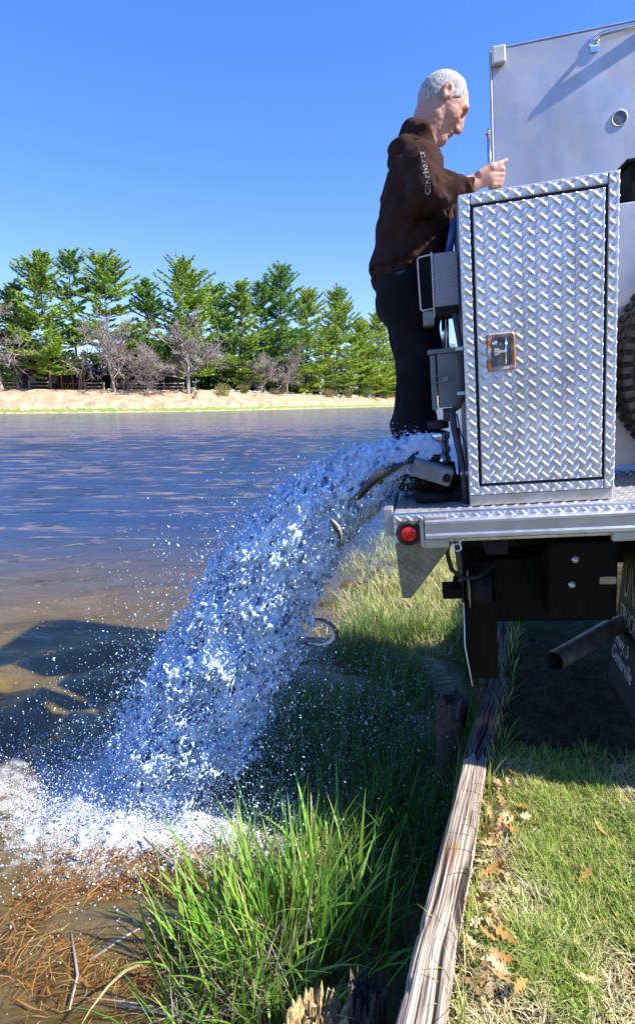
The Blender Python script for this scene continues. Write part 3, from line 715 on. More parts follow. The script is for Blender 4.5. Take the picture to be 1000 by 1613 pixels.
fence(-60, 30, 8, 'pale rail fence below the grey leafless tree at left'); fence(48, 80, 9, 'short rail fence in front of the dark brown cabin')
fence(136, 165, 8.5, 'pale rail fence just right of the orange-brown porch'); fence(196, 290, 9, 'long rail fence in front of the dark low cabin')

# ================================================================== TRUCK
TR = Matrix.Translation((0.5663, 2.1022, EYE - 0.3635)) @ Matrix.Rotation(-0.1886, 4, 'Z') @ Matrix.Rotation(-0.0899, 4, 'Y') @ Matrix.Rotation(0.0423, 4, 'X')
truck = empty('truck'); truck.matrix_world = TR
tag(truck, 'aluminium-bodied flatbed fish hauling truck backed to the water, with tread plate locker', 'truck')
FACE = (0, -1, 0)
# deck with tread plate top and folded fascia
mb = MB(); mb.box((-0.276, -0.05, -0.15), (4.2, 2.0, -0.05)); deck = mb.build('deck', M['alu'], truck)
tread_panel('deck_plate', [(-0.282, -0.055, -0.045), (2.2, -0.055, -0.045), (2.2, 0.72, -0.045), (-0.282, 0.72, -0.045)], 0.0045, M['tread'], deck, (0, 0, 1), (0, 1))
tread_panel('fascia', [(-0.284, -0.06, -0.158), (2.2, -0.06, -0.158), (2.2, -0.06, -0.047), (-0.284, -0.06, -0.047)], 0.0032, M['tread'], deck, FACE)
mb = MB(); mb.tube([(-0.284, -0.052, -0.05), (2.2, -0.052, -0.05)], 0.0085, 10); mb.build('edge_fold', M['tread'], deck)
# rub rail: stepped extrusion with stand-off blocks
prof = [(-0.062, -0.063), (-0.090, -0.063), (-0.097, -0.068), (-0.097, -0.078), (-0.091, -0.082), (-0.091, -0.116), (-0.098, -0.12), (-0.098, -0.133), (-0.092, -0.138), (-0.066, -0.138)]
mb = MB(); mb.prism(prof, 'x', -0.168, 0.6); rr_ = mb.build('rub_rail', M['rail'], truck, 0.0015)
prof2 = [(y - 0.004, z + (0.009 if z > -0.09 else 0.0)) for y, z in prof]
mb = MB(); mb.prism(prof2, 'x', 0.60, 2.3); mb.build('rub_rail', M['rail'], truck, 0.0015)
for x0, x1 in ((-0.172, -0.085), (0.47, 0.64)):
    mb = MB(); mb.box((x0, -0.088, -0.172), (x1, -0.064, -0.1395)); mb.build('rail_bracket', M['plinth'], truck, 0.004)
mb = MB(); mb.box((-0.168, -0.089, -0.0625), (-0.085, -0.064, -0.051)); mb.build('rail_bracket', M['plinth'], truck, 0.003)
# tie-down ring under the rail
mb = MB(); ring = [(-0.055 + 0.014 * math.cos(a), -0.075 + 0.004 * math.sin(a), -0.176 + 0.013 * math.sin(a)) for a in np.linspace(0, 2 * math.pi, 17)]
mb.tube(ring, 0.0032, 6, caps=False); mb.tube([(-0.043, -0.08, -0.139), (-0.045, -0.082, -0.16), (-0.04, -0.08, -0.168)], 0.003, 6); mb.build('tie_ring', M['chrome'], truck)
# tail lamp
tl = empty('tail_lamp', (-0.229, -0.0635, -0.1165), parent=truck)
tl['label'] = 'round red tail lamp in a black rubber ring'
mb = MB(); mb.lathe([(0.0, 0.046), (0.010, 0.046), (0.015, 0.043), (0.016, 0.038), (0.011, 0.033), (0.004, 0.032)], (0, 0, 0), FACE, 40); mb.build('rubber_ring', M['rubber'], tl)
mb = MB(); mb.lathe([(0.0045, 0.0322), (0.011, 0.031), (0.0145, 0.026), (0.017, 0.016), (0.018, 0.007), (0.0176, 0.0001)], (0, 0, 0), FACE, 40); mb.build('lens', M['lens'], tl)
mb = MB(); mb.box((-0.268, -0.0645, -0.165), (-0.183, -0.0615, -0.07)); mb.build('lamp_plate', M['tan_tinted_alu'], tl).location = (0.229, 0.0635, 0.1165)
# bevelled plate next to the lamp, triangular hanging plate and rear bumper box
mb = MB(); mb.prism([(-0.186, -0.165), (-0.172, -0.172), (-0.172, -0.062), (-0.179, -0.055), (-0.186, -0.075)], 'y', -0.085, -0.0625); mb.build('end_bracket', M['plinth'], truck, 0.002)
tp = tread_panel('hanging_plate', [(-0.270, -0.050, -0.383), (-0.236, -0.050, -0.383), (-0.062, -0.050, -0.16), (-0.284, -0.050, -0.16)], 0.003, M['tan_tinted_alu'], truck, FACE)
tp['label'] = 'triangular tread plate hanging below the tail lamp'
mb = MB(); mb.box((-0.322, -0.015, -0.138), (-0.287, 0.55, -0.03)); mb.build('rear_bumper', M['alu'], truck, 0.004)

# tread plate locker
W_, H_ = 0.5, 1.024
cab = empty('locker', parent=truck)
mb = MB(); mb.box((0.002, 0.012, 0.0), (W_ - 0.002, 0.40, H_ - 0.004)); mb.build('locker_body', M['alu'], cab, 0.004)
mb = MB(); mb.box((0.002, 0.004, -0.04), (W_ - 0.006, 0.39, -0.0005)); mb.build('plinth', M['plinth'], cab, 0.002)
DL, DR, DB, DT = 0.046, 0.457, 0.042, 0.983
g0 = 0.0085
for c in ([(0, 0, 0.03), (DL - g0, 0, 0.03), (DL - g0, 0, H_), (0, 0, H_)], [(DR + g0, 0, 0), (W_, 0, 0), (W_, 0, H_), (DR + g0, 0, H_)],
          [(DL - g0 + .002, 0.0005, DT + g0), (DR + g0 - .002, 0.0005, DT + g0), (DR + g0 - .002, 0.0005, H_), (DL - g0 + .002, 0.0005, H_)], [(0, 0.0008, 0), (DR + g0 - .002, 0.0008, 0), (DR + g0 - .002, 0.0008, DB - g0), (0, 0.0008, DB - g0)]):
    tread_panel('frame_panel', c, 0.0026, M['tread'], cab, FACE, thick=0.013)
tread_panel('door', [(DL, -0.001, DB), (DR, -0.001, DB), (DR, -0.001, DT), (DL, -0.001, DT)], 0.0024, M['tread'], cab, FACE, thick=0.011)
gk = MB()
gk.box((DL - g0 - .003, 0.0085, DB - g0 - .003), (DL + .003, 0.0115, DT + g0 + .003)); gk.box((DR - .003, 0.0085, DB - g0 - .003), (DR + g0 + .003, 0.0115, DT + g0 + .003))
gk.box((DL + .0035, 0.0087, DT - .003), (DR - .0035, 0.0113, DT + g0 + .003)); gk.box((DL + .0035, 0.0087, DB - g0 - .003), (DR - .0035, 0.0113, DB + .003))
gk.build('dark_gap_strip', M['rubber'], cab)  # dark strips added so the gap round the door reads as shade
# top edge fold of the locker
mb = MB(); mb.box((0.0, 0.001, H_ - .003), (W_, 0.402, H_ + .003)); mb.build('locker_top', M['tread'], cab, 0.002)
# recessed T-handle latch
lx0, lx1, lz0, lz1 = 0.0765, 0.1725, 0.443, 0.572
def frame_poly(x0, x1, z0, z1, r, n=6):
    out = []
    for cx, cz, a0 in ((x1 - r, z1 - r, 0), (x0 + r, z1 - r, 90), (x0 + r, z0 + r, 180), (x1 - r, z0 + r, 270)):
        out += [(cx + r * math.cos(math.radians(a0 + 90 * k / n)), cz + r * math.sin(math.radians(a0 + 90 * k / n))) for k in range(n + 1)]
    return out
o_, i_ = frame_poly(lx0, lx1, lz0, lz1, .013), frame_poly(lx0 + .0155, lx1 - .0155, lz0 + .0155, lz1 - .0155, .007)
n_ = len(o_); vs = [(x, -0.0045, z) for x, z in o_] + [(x, -0.0095, z) for x, z in frame_poly(lx0 + .005, lx1 - .005, lz0 + .005, lz1 - .005, .011)] + [(x, -0.008, z) for x, z in i_] + [(x, 0.006, z) for x, z in i_]
fs = [(a * n_ + k, a * n_ + (k + 1) % n_, (a + 1) * n_ + (k + 1) % n_, (a + 1) * n_ + k) for a in range(3) for k in range(n_)]
mb = MB(); mb._add(vs, fs, False); lf = mb.build('latch_frame', M['rust'], cab, 0); lf['label'] = 'rust-stained frame of the recessed latch'
mb = MB(); mb.prism(i_, 'y', -0.0052, 0.005); mb.build('latch_tray', M['tray'], cab)
mb = MB(); mb.lathe([(0.0, 0.0085), (0.004, 0.0085), (0.0045, 0.0065), (0.003, 0.006), (0.003, 0.0001)], (0.103, -0.0052, 0.539), FACE, 20); mb.box((0.1022, -0.0092, 0.535), (0.1040, -0.0083, 0.543)); mb.build('lock_cylinder', M['chrome'], cab)
mb = MB(); mb.tube([(0.139, -0.012, 0.464), (0.140, -0.0125, 0.553)], 0.0035, 8)
mb.prism([(0.101, 0.521), (0.114, 0.521), (0.122, 0.513), (0.137, 0.512), (0.137, 0.505), (0.122, 0.504), (0.114, 0.497), (0.101, 0.497), (0.101, 0.502), (0.112, 0.504), (0.112, 0.514), (0.101, 0.516)], 'y', -0.0125, -0.0055)
mb.build('latch_handle', M['chrome'], cab)
mb = MB(); mb.lathe([(0, 0.008), (.004, 0.0075), (.0065, 0.004), (.0068, 0.0001)], (0.105, -0.006, 0.509), FACE, 14); mb.build('latch_pivot', M['rust'], cab)

# tank with panelled side, edge strip, corner cap, vent and grab handle
PY = 0.62
tank = empty('tank', parent=truck)
mb = MB(); mb.box((0.19, PY, 0.02), (4.1, PY + .022, 1.70)); mb.build('tank_panel', M['alu'], tank, 0.003)
mb = MB(); mb.box((1.16, PY + .023, 0.02), (4.1, 1.8, 2.1)); mb.build('tank_body', M['alu'], tank, 0.003)
mb = MB(); mb.box((1.17, 0.8, 2.101), (3.2, 1.7, 2.95)); mb.build('shadow_box', M['alu'], tank, 0.02)  # unseen box added above the tank to carry its shadow farther
mb = MB(); mb.box((0.180, PY - 0.004, 0.0), (0.1895, PY + 0.026, 1.6995)); mb.build('tank_edge', M['alu'], tank, 0.004)
mb = MB(); mb.box((0.183, PY - 0.0012, 1.7003), (4.1, PY + .026, 1.706)); mb.build('tank_lid', M['rail'], tank, 0.003)
mb = MB(); mb.box((0.188, PY - 0.034, 1.637), (0.240, PY - 0.0005, 1.7002)); mb.build('corner_cap', M['white_plastic'], tank, 0.006)
mb = MB(); mb.lathe([(0, 0.031), (.002, 0.031), (.003, .028), (.0025, 0.026), (.0005, .0255)], (0.672, PY - 0.0005, 1.374), FACE, 28); mb.build('vent_ring', M['alu'], tank)
mb = MB(); mb.lathe([(.0008, 0.0258), (.0009, .0001)], (0.672, PY - 0.0005, 1.374), FACE, 24); mb.build('vent_mesh', M['tray'], tank)
hz = 1.664
mb = MB(); mb.tube([(0.575, PY - .004, hz - .012), (0.578, PY - .017, hz - .006), (0.588, PY - .0265, hz), (0.60, PY - .0285, hz + .003), (0.66, PY - .0225, hz + .009), (0.74, PY - .0125, hz + .015), (0.83, PY - .002, hz + .02)], [.009, .0085, .0085, .0085, .0085, .0085, .0085], 12)
mb.build('grab_handle', M['chrome'], tank)
mb = MB(); mb.lathe([(0, .020), (.004, .020), (.006, .015), (.006, .0001)], (0.575, PY - .0005, hz - .012), FACE, 18); mb.box((.56, PY - .006, hz - .045), (.59, PY - .0008, hz + .012)); mb.build('handle_mount', M['chrome'], tank, .002)
# pump control box beside the locker, and lower grey side panel
mb = MB(); mb.box((0.585, 0.43, -0.0), (2.0, 0.56, 1.02)); mb.build('side_panel', M['alu'], truck, 0.003)
mb = MB(); mb.box((0.672, 0.47, 1.021), (0.95, 0.60, 1.165)); mb.box((0.655, 0.46, 1.1655), (0.97, 0.61, 1.18)); mb.build('control_box', M['black'], truck, 0.003)
# lever the man is pulling
mb = MB(); mb.tube([(0.142, 0.34, 0.9), (0.139, 0.33, 1.17), (0.137, 0.325, 1.298)], [.0075, .0075, .0075], 10); mb.tube([(0.137, 0.325, 1.299), (0.1368, 0.325, 1.318)], [.0095, .006], 10)
mb.build('valve_lever', M['chrome'], truck)
# work lamp in a perforated housing
wlamp = empty('work_lamp', parent=truck)
mb = MB(); mb.box((-0.092, 0.10, 0.69), (-0.004, 0.24, 0.875)); mb.build('lamp_housing', M['perf'], wlamp, 0.004)
mb = MB(); mb.box((-0.094, 0.098, 0.655), (-0.006, 0.245, 0.6895)); mb.build('lamp_base', M['grime'], wlamp, 0.004)
mb = MB(); mb.tube([(-0.094, 0.098, 0.872), (-0.138, 0.10, 0.868), (-0.144, 0.10, 0.862), (-0.142, 0.10, 0.69), (-0.136, 0.10, 0.684), (-0.093, 0.1, 0.688)], 0.0028, 8); mb.tube([(-0.094, 0.098, 0.88), (-0.094, 0.098, 0.655)], 0.003, 8); mb.build('lamp_guard', M['white_plastic'], wlamp)
mb = MB(); mb.box((-0.138, 0.104, 0.692), (-0.0945, 0.23, 0.862)); mb.build('lamp_hood', M['black'], wlamp, 0.003)
mb = MB(); mb.box((-0.136, 0.099, 0.630), (-0.094, 0.24, 0.681)); mb.build('lamp_bracket', M['bracket'], wlamp, 0.006)
# junction box
jb = empty('junction_box', parent=truck)
mb = MB(); mb.box((-0.093, 0.115, 0.325), (-0.008, 0.24, 0.525)); mb.build('box_body', M['grey_box'], jb, 0.003)
mb = MB(); mb.box((-0.118, 0.11, 0.318), (-0.098, 0.245, 0.522)); mb.build('box_door', M['grey_box'], jb, 0.003)
mb = MB(); mb.box((-0.126, 0.108, 0.5255), (-0.004, 0.25, 0.543)); mb.build('box_lid', M['grey_box'], jb, 0.003)
mb = MB(); mb.box((-0.081, 0.106, 0.424), (-0.054, 0.1148, 0.441)); mb.tube([(-0.112, 0.106, 0.443), (-0.07, 0.104, 0.446), (-0.04, 0.106, 0.44), (-0.037, 0.106, 0.433), (-0.042, 0.106, 0.427), (-0.07, .104, .422), (-0.112, 0.106, 0.42), (-0.112, 0.106, 0.443)], 0.0022, 6); mb.build('box_latch', M['bracket'], jb, .001)
# conduits, hoses, clips
mb = MB(); mb.tube([(-0.022, 0.09, 0.66), (-0.014, 0.085, 0.60), (-0.006, 0.08, 0.54), (-0.004, 0.078, 0.42), (-0.008, 0.08, 0.36), (-0.022, 0.09, 0.325), (-0.04, 0.11, 0.315)], 0.011, 10); mb.build('conduit', M['conduit'], truck)
mb = MB(); mb.tube([(-0.046, 0.1, 0.318), (-0.042, 0.1, 0.25), (-0.026, 0.085, 0.16), (-0.014, 0.075, 0.08), (-0.010, 0.07, -0.046)], 0.013, 10); mb.build('conduit', M['conduit'], truck)
mb = MB(); mb.tube([(-0.06, 0.14, 0.32), (-0.06, 0.14, 0.27)], .02, 12); mb.build('conduit_gland', M['conduit'], truck)
mb = MB(); mb.tube([(-0.06, 0.2, 0.66), (-0.062, 0.2, 0.54)], 0.008, 10); mb.build('post_tube', M['chrome'], truck)
mb = MB(); mb.tube([(-0.045, 0.22, 0.66), (-0.047, 0.22, 0.54)], 0.006, 10); mb.build('post_tube', M['rail'], truck)
for zc in (0.535, 0.375, 0.075):
    mb = MB(); mb.box((-0.026, 0.064, zc - .007), (0.002, 0.1, zc + .007)); mb.build('conduit_clip', M['rail'], truck, .002)
mb = MB(); mb.tube([(-0.03, .085, .3), (-.02, .08, .23), (-.004, .07, .19), (0.0, .06, .1)], .003, 6); mb.build('cable', M['rubber'], truck)
mb = MB(); mb.tube([(-0.03, 0.20, 0.88), (-0.02, 0.19, 0.93), (-0.003, 0.19, 1.0)], .014, 8); mb.build('blue_hose', M['bluehose'], truck)
# discharge valve: ribbed chrome barrel, cap, outlet pipe, grey gate
vx, vy = -0.10, 0.2
mb = MB(); mb.lathe([(0.10, .0001), (0.10, .043), (.105, .046), (.125, .046), (.13, .041), (.142, .041), (.147, .046), (.165, .046), (.17, .04), (.195, .04), (.2, .046), (.222, .046), (.228, .04), (.24, .0001)], (vx, vy, 0), (0, 0, 1), 36); mb.build('valve_barrel', M['chrome'], truck)
mb = MB(); mb.lathe([(.2405, .0001), (.2405, .043), (.268, .043), (.272, .036), (.272, .0001)], (vx, vy, 0), (0, 0, 1), 20); mb.build('valve_cap', M['rubber'], truck)
mb = MB(); mb.lathe([(-.045, .05), (.03, .05), (.04, .055), (.0995, .05)], (vx + .01, vy, 0), (0, 0, 1), 28); mb.build('valve_base', M['grime'], truck)
mb = MB(); mb.tube([(-0.10, .2, .12), (-.16, .2, .14), (-0.205, .2, .135)], [.062, .066, .07], 24, caps=False); mb.tube([(-0.10, .2, .12), (-.16, .2, .14), (-0.204, .2, .135)], [.057, .06, .064], 24, caps=False); mb.build('outlet_pipe', M['grime'], truck)
T_ = Matrix.Translation((-0.125, 0.085, 0.078)) @ Matrix.Rotation(math.radians(21), 4, 'Y')
mb = MB(); mb.box((-0.088, -0.02, -0.032), (0.07, 0.06, 0.036), T_); gt = mb.build('outlet_gate', M['bracket'], truck, 0.008)
mb = MB(); mb.box((-0.08, -0.024, -0.024), (0.04, -0.0205, 0.028), T_); mb.build('gate_face', M['bracket'], truck, .002)
mb = MB(); mb.lathe([(0, .0165), (.006, .0165), (.008, .012), (.008, .0001)], T_ @ Vector((.05, -.0205, 0)), FACE, 16); mb.build('gate_bolt', M['grime'], truck)
mb = MB(); mb.box((-0.2, 0.1, -0.043), (0.0, 0.34, -0.005)); mb.build('valve_mount', M['grime'], truck, .006)
mb = MB(); mb.tube([(-.2, .09, .0), (-.165, .085, -.015), (-.12, .09, -.02), (-.06, .1, -.02)], [.016, .02, .018, .012], 8); mb.build('hinge_arm', M['grime'], truck)
mb = MB(); mb.tube([(-.03, .15, .24), (-.02, .15, .1), (-.015, .15, -.04)], .011, 8); mb.build('drain_pipe', M['grime'], truck)

# chassis under the deck
ch = empty('chassis', parent=truck)
mb = MB(); mb.box((-0.02, 0.30, -0.30), (4.2, 0.42, -0.155)); mb.build('frame_rail', M['black'], ch, .006)
mb = MB(); mb.box((-0.02, 1.45, -0.36), (4.2, 1.57, -0.155)); mb.build('frame_rail', M['black'], ch, .006)
for xx in (0.05, 0.75, 1.5):
    mb = MB(); mb.box((xx, -0.03, -0.225), (xx + .08, 1.95, -0.153)); mb.build('cross_member', M['grime'], ch, .004)
mb = MB(); mb.box((-0.025, 0.29, -0.62), (0.10, 1.6, -0.361)); mb.build('rear_crossbeam', M['black'], ch, .006)
mb = MB(); mb.box((0.101, 0.33, -0.66), (0.6, 1.5, -0.361)); mb.build('pump_housing', M['black'], ch, .01)
mb = MB(); mb.box((0.3, 0.14, -0.56), (0.56, 0.299, -0.24)); mb.build('side_tank', M['black'], ch, .012)
mb = MB(); mb.box((0.601, 1.2, -0.70), (2.6, 1.44, -0.157)); mb.build('gap_filler_panel', M['black'], ch, .01)  # dark panel added behind the flap to hide a strip of sunlit ground
for bx, bz in ((0.402, -0.31), (0.39, -0.415)):
    mb = MB(); mb.lathe([(0, .014), (.004, .014), (.0045, .008), (.012, .008), (.013, .0001)], (bx, 0.1395, bz), FACE, 12); mb.build('bolt', M['rail'], ch)
mb = MB(); mb.prism(frame_poly(0.49, 0.552, -0.414, -0.384, .008), 'y', 0.132, 0.1393); mb.build('data_plate', M['tan_tinted_alu'], ch)
mb = MB(); mb.lathe([(0, .0001), (0, .058), (.02, .062), (.03, .058), (.085, .058), (.09, .0001)], (0.0, 0.215, -0.455), (1, 0, 0), 28); mb.build('hub_drum', M['grime'], ch)
mb = MB(); mb.lathe([(0, .0001), (0, .08), (.006, .08), (.006, .0001)], (-0.008, 0.22, -0.455), (1, 0, 0), 28); mb.build('drum_plate', M['tan_tinted_alu'], ch)
mb = MB(); mb.box((-0.115, 0.2, -0.492), (-0.03, 0.28, -0.44)); mb.build('hitch_tube', M['black'], ch, .004)
mb = MB(); mb.tube([(-.058, .22, -.43), (-.056, .22, -.40), (-.04, .22, -.385)], [.014, .012, .012], 8); mb.build('hitch_pin', M['black'], ch)
mb = MB(); mb.box((-0.03, 0.19, -0.86), (0.105, 0.21, -0.5)); mb.build('splash_board', M['black'], ch, .004)
mb = MB(); mb.tube([(-0.078, 0.02, -0.162), (-0.09, .06, -.24), (-.075, .09, -.32), (-.03, .12, -.37), (.03, .16, -.38), (.1, .22, -.35)], .009, 8); mb.build('hose_loop', M['rubber'], ch)
mb = MB(); mb.tube([(-0.03, 0.18, -0.5), (-0.032, .175, -.7), (-0.008, .17, -.885)], .0032, 6); mb.build('hanging_wire', M['white_plastic'], ch)
mb = MB(); mb.box((0.80, -0.02, -0.62), (1.55, 0.27, -0.165)); mb.build('shade_box', M['black'], ch, .01)  # unseen box added to keep sunlight off the chassis
# mud flap: a hanging rubber sheet across the truck
def wp(x, y, z): return TR.inverted() @ Vector((x, y, z))
A, B_, Cc = Vector((1.67, 3.0, 0.55)), Vector((1.50, 2.30, 0.55)), Vector((1.62, 2.92, 1.42))
fu, fv = (B_ - A), (Cc - A); fn_ = fu.cross(fv).normalized()
if fn_.x > 0: fn_ = -fn_
vs, fs = [], []
NU, NV = 8, 10
for lay in (0, 1):
    for j in range(NV + 1):
        for k in range(NU + 1):
            u, v = k / NU, j / NV
            p = A + fu * u + fv * v - fn_ * 0.01 * lay + fn_ * 0.02 * (1 - v) ** 2
            vs.append(wp(*p))
nn = (NU + 1) * (NV + 1)
for lay in (0, 1):
    for j in range(NV):
        for k in range(NU):
            a = lay * nn + j * (NU + 1) + k; q = (a, a + 1, a + NU + 2, a + NU + 1); fs.append(q if lay == 0 else q[::-1])
for j in range(NV):
    for k in (0, NU): a = j * (NU + 1) + k; fs.append((a, a + NU + 1, a + NU + 1 + nn, a + nn))
for k in range(NU):
    for j in (0, NV): a = j * (NU + 1) + k; fs.append((a, a + 1, a + 1 + nn, a + nn))
mb = MB(); mb._add(vs, fs, False); flap = mb.build('mud_flap', M['flap'], truck, 0); flap['label'] = 'black mud flap with white lettering'
def text_mesh(body, size):
    cu = bpy.data.curves.new('txt', 'FONT'); cu.body = body; cu.size = size; cu.resolution_u = 3
    o = bpy.data.objects.new('txt', cu); C.objects.link(o); bpy.context.view_layer.update()
    me = bpy.data.meshes.new_from_object(o.evaluated_get(bpy.context.evaluated_depsgraph_get()))
    bpy.data.objects.remove(o); bpy.data.curves.remove(cu)
    return me
def flap_text(body, u0, v0, size, sx=1.0):
    me = text_mesh(body, size); me.name = 'lettering'; fuN, fvN = fu.normalized(), fv.normalized()
    for v in me.vertices:
        q = v0 + v.co.y / fv.length
        p = A + fuN * (u0 + v.co.x * sx) + fv * q + fn_ * (0.02 * (1 - min(q, 1)) ** 2 + 0.0025)
        v.co = wp(*p)
    return link_mesh('lettering', me, M['lettering'], flap)
flap_text('UNI', 0.07, 0.60, 0.26, 0.5); flap_text('TRUCK', 0.06, 0.435, 0.14, 0.62); flap_text('Hwy. 5', 0.05, 0.27, 0.105, 0.8); flap_text('Centerville', 0.02, 0.16, 0.11, 0.75)
# exhaust pipe
ex = [wp(*p) for p in ((1.09, 2.45, 0.9), (1.3, 2.62, 0.905), (1.52, 2.8, 0.912), (1.8, 2.95, 0.93), (2.3, 3.0, 0.98))]
mb = MB(); mb.tube(ex, .047, 28, caps=False); e_ = mb.build('exhaust_pipe', M['exhaust'], truck)
d_ = (ex[0] - ex[1]).normalized(); mb = MB(); mb.tube([ex[0], ex[0] - d_ * .3], .0435, 24, caps=False); mb.lathe([(0, .0435), (0, .047)], ex[0], d_, 28); mb.tube([ex[0] - d_ * .28, ex[0] - d_ * .3], .043, 16); mb.build('bore', M['soot'], e_)
# a driven wheel that carries the rear end (forward of the frame edge)
def wheel(name, parent, c, axis, R, w, label=None):
    r_ = empty(name, c, parent=parent)
    pr = [(-w / 2, R * .62), (-w / 2 - .006, R * .8), (-w / 2 + .012, R * .955), (-w / 2 + .03, R)]
    pr += [(w / 2 - .03, R), (w / 2 - .012, R * .955), (w / 2 + .006, R * .8), (w / 2, R * .62)]
    mb = MB(); mb.lathe(pr, (0, 0, 0), axis, 56); t_ = mb.build('tyre', M['tyre'], r_)
    a = Vector(axis).normalized(); u = a.orthogonal().normalized(); v = a.cross(u)
    for s in (-1, 1):
        tb = MB()
        for k in range(64):
            an = 2 * math.pi * (k + .25 * s) / 64; rd = u * math.cos(an) + v * math.sin(an); tg = a.cross(rd)
            Tm = Matrix((( rd.x, tg.x, a.x, 0), (rd.y, tg.y, a.y, 0), (rd.z, tg.z, a.z, 0), (0, 0, 0, 1)))
            lo, hi = (R * .955, -.011, s * (w / 2 - .012) - .016), (R + .010, .011, s * (w / 2 - .012) + .016)
            tb.box(lo, hi, Tm)
            lo, hi = (R * .99, -.012, min(s * .01, s * (w / 2 - .045))), (R + .009, .012, max(s * .01, s * (w / 2 - .045)))
            tb.box(lo, hi, Tm)
        tb.build('tread_block', M['tyre'], r_, kind='stuff')
    mb = MB(); mb.lathe([(-w / 2 + .01, R * .63), (-w / 2 - .002, R * .58), (-w / 2 + .03, R * .5), (-w / 2 + .05, R * .25), (-w / 2 + .02, R * .2), (-w / 2 + .02, .0001)], (0, 0, 0), axis, 40); mb.build('rim', M['rail'], r_)
    return r_
wheel('wheel', truck, (1.95, 0.22, -0.82), (0, 1, 0), 0.40, 0.24)
wheel('wheel', truck, (1.95, 1.6, -0.82), (0, 1, 0), 0.40, 0.24)
# spare tyre standing on the deck against the side panel
sp = wheel('spare_tyre', None, (0, 0, 0), (0, 1, 0), 0.45, 0.2)
sp.matrix_world = TR @ Matrix.Translation((1.04, 0.30, 0.408))
tag(sp, 'spare tyre standing on the deck right of the tread plate locker', 'tyre')

# ================================================================== PERSON
py0 = 2.53
def seg(P, pts, r, sc=None, k=0.03):
    d = None
    for a, b, ra, rb in zip(pts[:-1], pts[1:], r[:-1], r[1:]):
        q = capsule(P, a, b, ra, rb, sc); d = q if d is None else smin(d, q, k)
    return d
Y_ = lambda y: py0 + y
SHR, ELR, WRR = (0.385, Y_(-.185), 2.945), (0.40, Y_(-.245), 2.825), (0.548, Y_(-.20), 2.868)
SHL, ELL, WRL = (0.41, Y_(.185), 2.96), (0.44, Y_(.25), 2.80), (0.60, Y_(.12), 2.86)
def torso(P):
    S = (1, 1.28, 1)
    d = seg(P, [(.372, Y_(0), 2.61), (.394, Y_(0), 2.74), (.394, Y_(0), 2.88), (.392, Y_(0), 2.985)], [.136, .142, .128, .094], S, .05)
    d = smin(d, capsule(P, (.388, Y_(-.14), 2.968), (.388, Y_(.14), 2.968), .070), .05)
    d = smin(d, capsule(P, (.392, Y_(0), 3.02), (.415, Y_(0), 3.1), .075, .066), .04)
    return d
def folds(P):
    x, y, z = P[:, 0], P[:, 1], P[:, 2]
    a = np.sin(34 * z + 16 * x + 3.5 * vnoise(x * 7, y * 7, z * 7)) * 0.5 + 0.5
    w = .06 * vnoise(x * 6, y * 6, z * 6)
    ridge = 1 - 2.2 * np.abs(vnoise((x + w) * 15, (y + w) * 10, (z - .5 * x + w) * 19 + 7))
    r2 = 1 - 2.2 * np.abs(vnoise((x - w) * 26 + 3, (y + w) * 18, (z + .6 * x) * 30))
    arm = np.exp(-((z - 2.86) / .1) ** 2) * np.clip((x - .36) / .05, 0, 1) + np.exp(-((z - 2.62) / .06) ** 2)
    return 0.006 * vnoise(x * 13, y * 13, z * 9) + 0.004 * a - (.005 + .006 * arm) * ridge - (.002 + .004 * arm) * r2
def hoodie(P):
    d = torso(P)
    hem = seg(P, [(.362, Y_(0), 2.585), (.365, Y_(0), 2.62)], [.130, .142], (1, 1.25, 1))
    d = smin(d, hem, .02)
    d = smin(d, seg(P, [SHR, ELR, (0.52, Y_(-.213), 2.858)], [.070, .066, .048], None, .03), .035)
    d = smin(d, seg(P, [SHL, ELL, (0.575, Y_(.14), 2.852)], [.082, .070, .052], None, .035), .045)
    d = smin(d, capsule(P, (0.517, Y_(-.212), 2.858), (.531, Y_(-.207), 2.863), .047), .006)
    # hood lying on the shoulders and its collar roll
    hood = smin(ellipsoid(P, (.335, Y_(0), 3.05), (.058, .125, .058)), ellipsoid(P, (.372, Y_(0), 3.115), (.045, .095, .03)), .02)
    for s in (-1, 1):
        hood = smin(hood, seg(P, [(.368, Y_(s * .035), 3.145), (.403, Y_(s * .086), 3.095), (.450, Y_(s * .068), 3.005), (.483, Y_(s * .014), 2.94)], [.024, .030, .026, .020], None, .02), .03)
    d = smin(d, hood, .022)
    d = d + folds(P)
    # floor line of the hem and open neck
    d = smax(d, 2.50 - P[:, 2], .01)
    d = smax(d, -capsule(P, (.425, Y_(0), 3.09), (.46, Y_(0), 3.3), .064, .09), .012)
    return d
def trousers(P):
    d = seg(P, [(.375, Y_(0), 2.5), (.378, Y_(0), 2.62)], [.125, .128], (1, 1.25, 1))
    for s, dx in ((-1, 0.0), (1, .02)):
        d = smin(d, seg(P, [(.37 + dx, Y_(s * .085), 2.5), (.425 + dx, Y_(s * .105), 2.24), (.405 + dx, Y_(s * .11), 1.98), (.41 + dx, Y_(s * .11), 1.79)], [.122, .083, .074, .072], None, .06), .03)
    x, y, z = P.T
    d = d + 0.010 * vnoise(x * 9, y * 9, z * 11) + 0.005 * np.sin(46 * z + 3 * vnoise(x * 8, y * 8, z * 8))
    return smax(d, 1.765 - z, .006)
HC, PIT = np.array([.484, py0, 3.213]), math.radians(41)
RF = np.array([math.cos(PIT), 0, -math.sin(PIT)]); RU = np.array([math.sin(PIT), 0, math.cos(PIT)]); RS = np.array([0, 1, 0])
HR = np.stack([RF, RS, RU], 1)
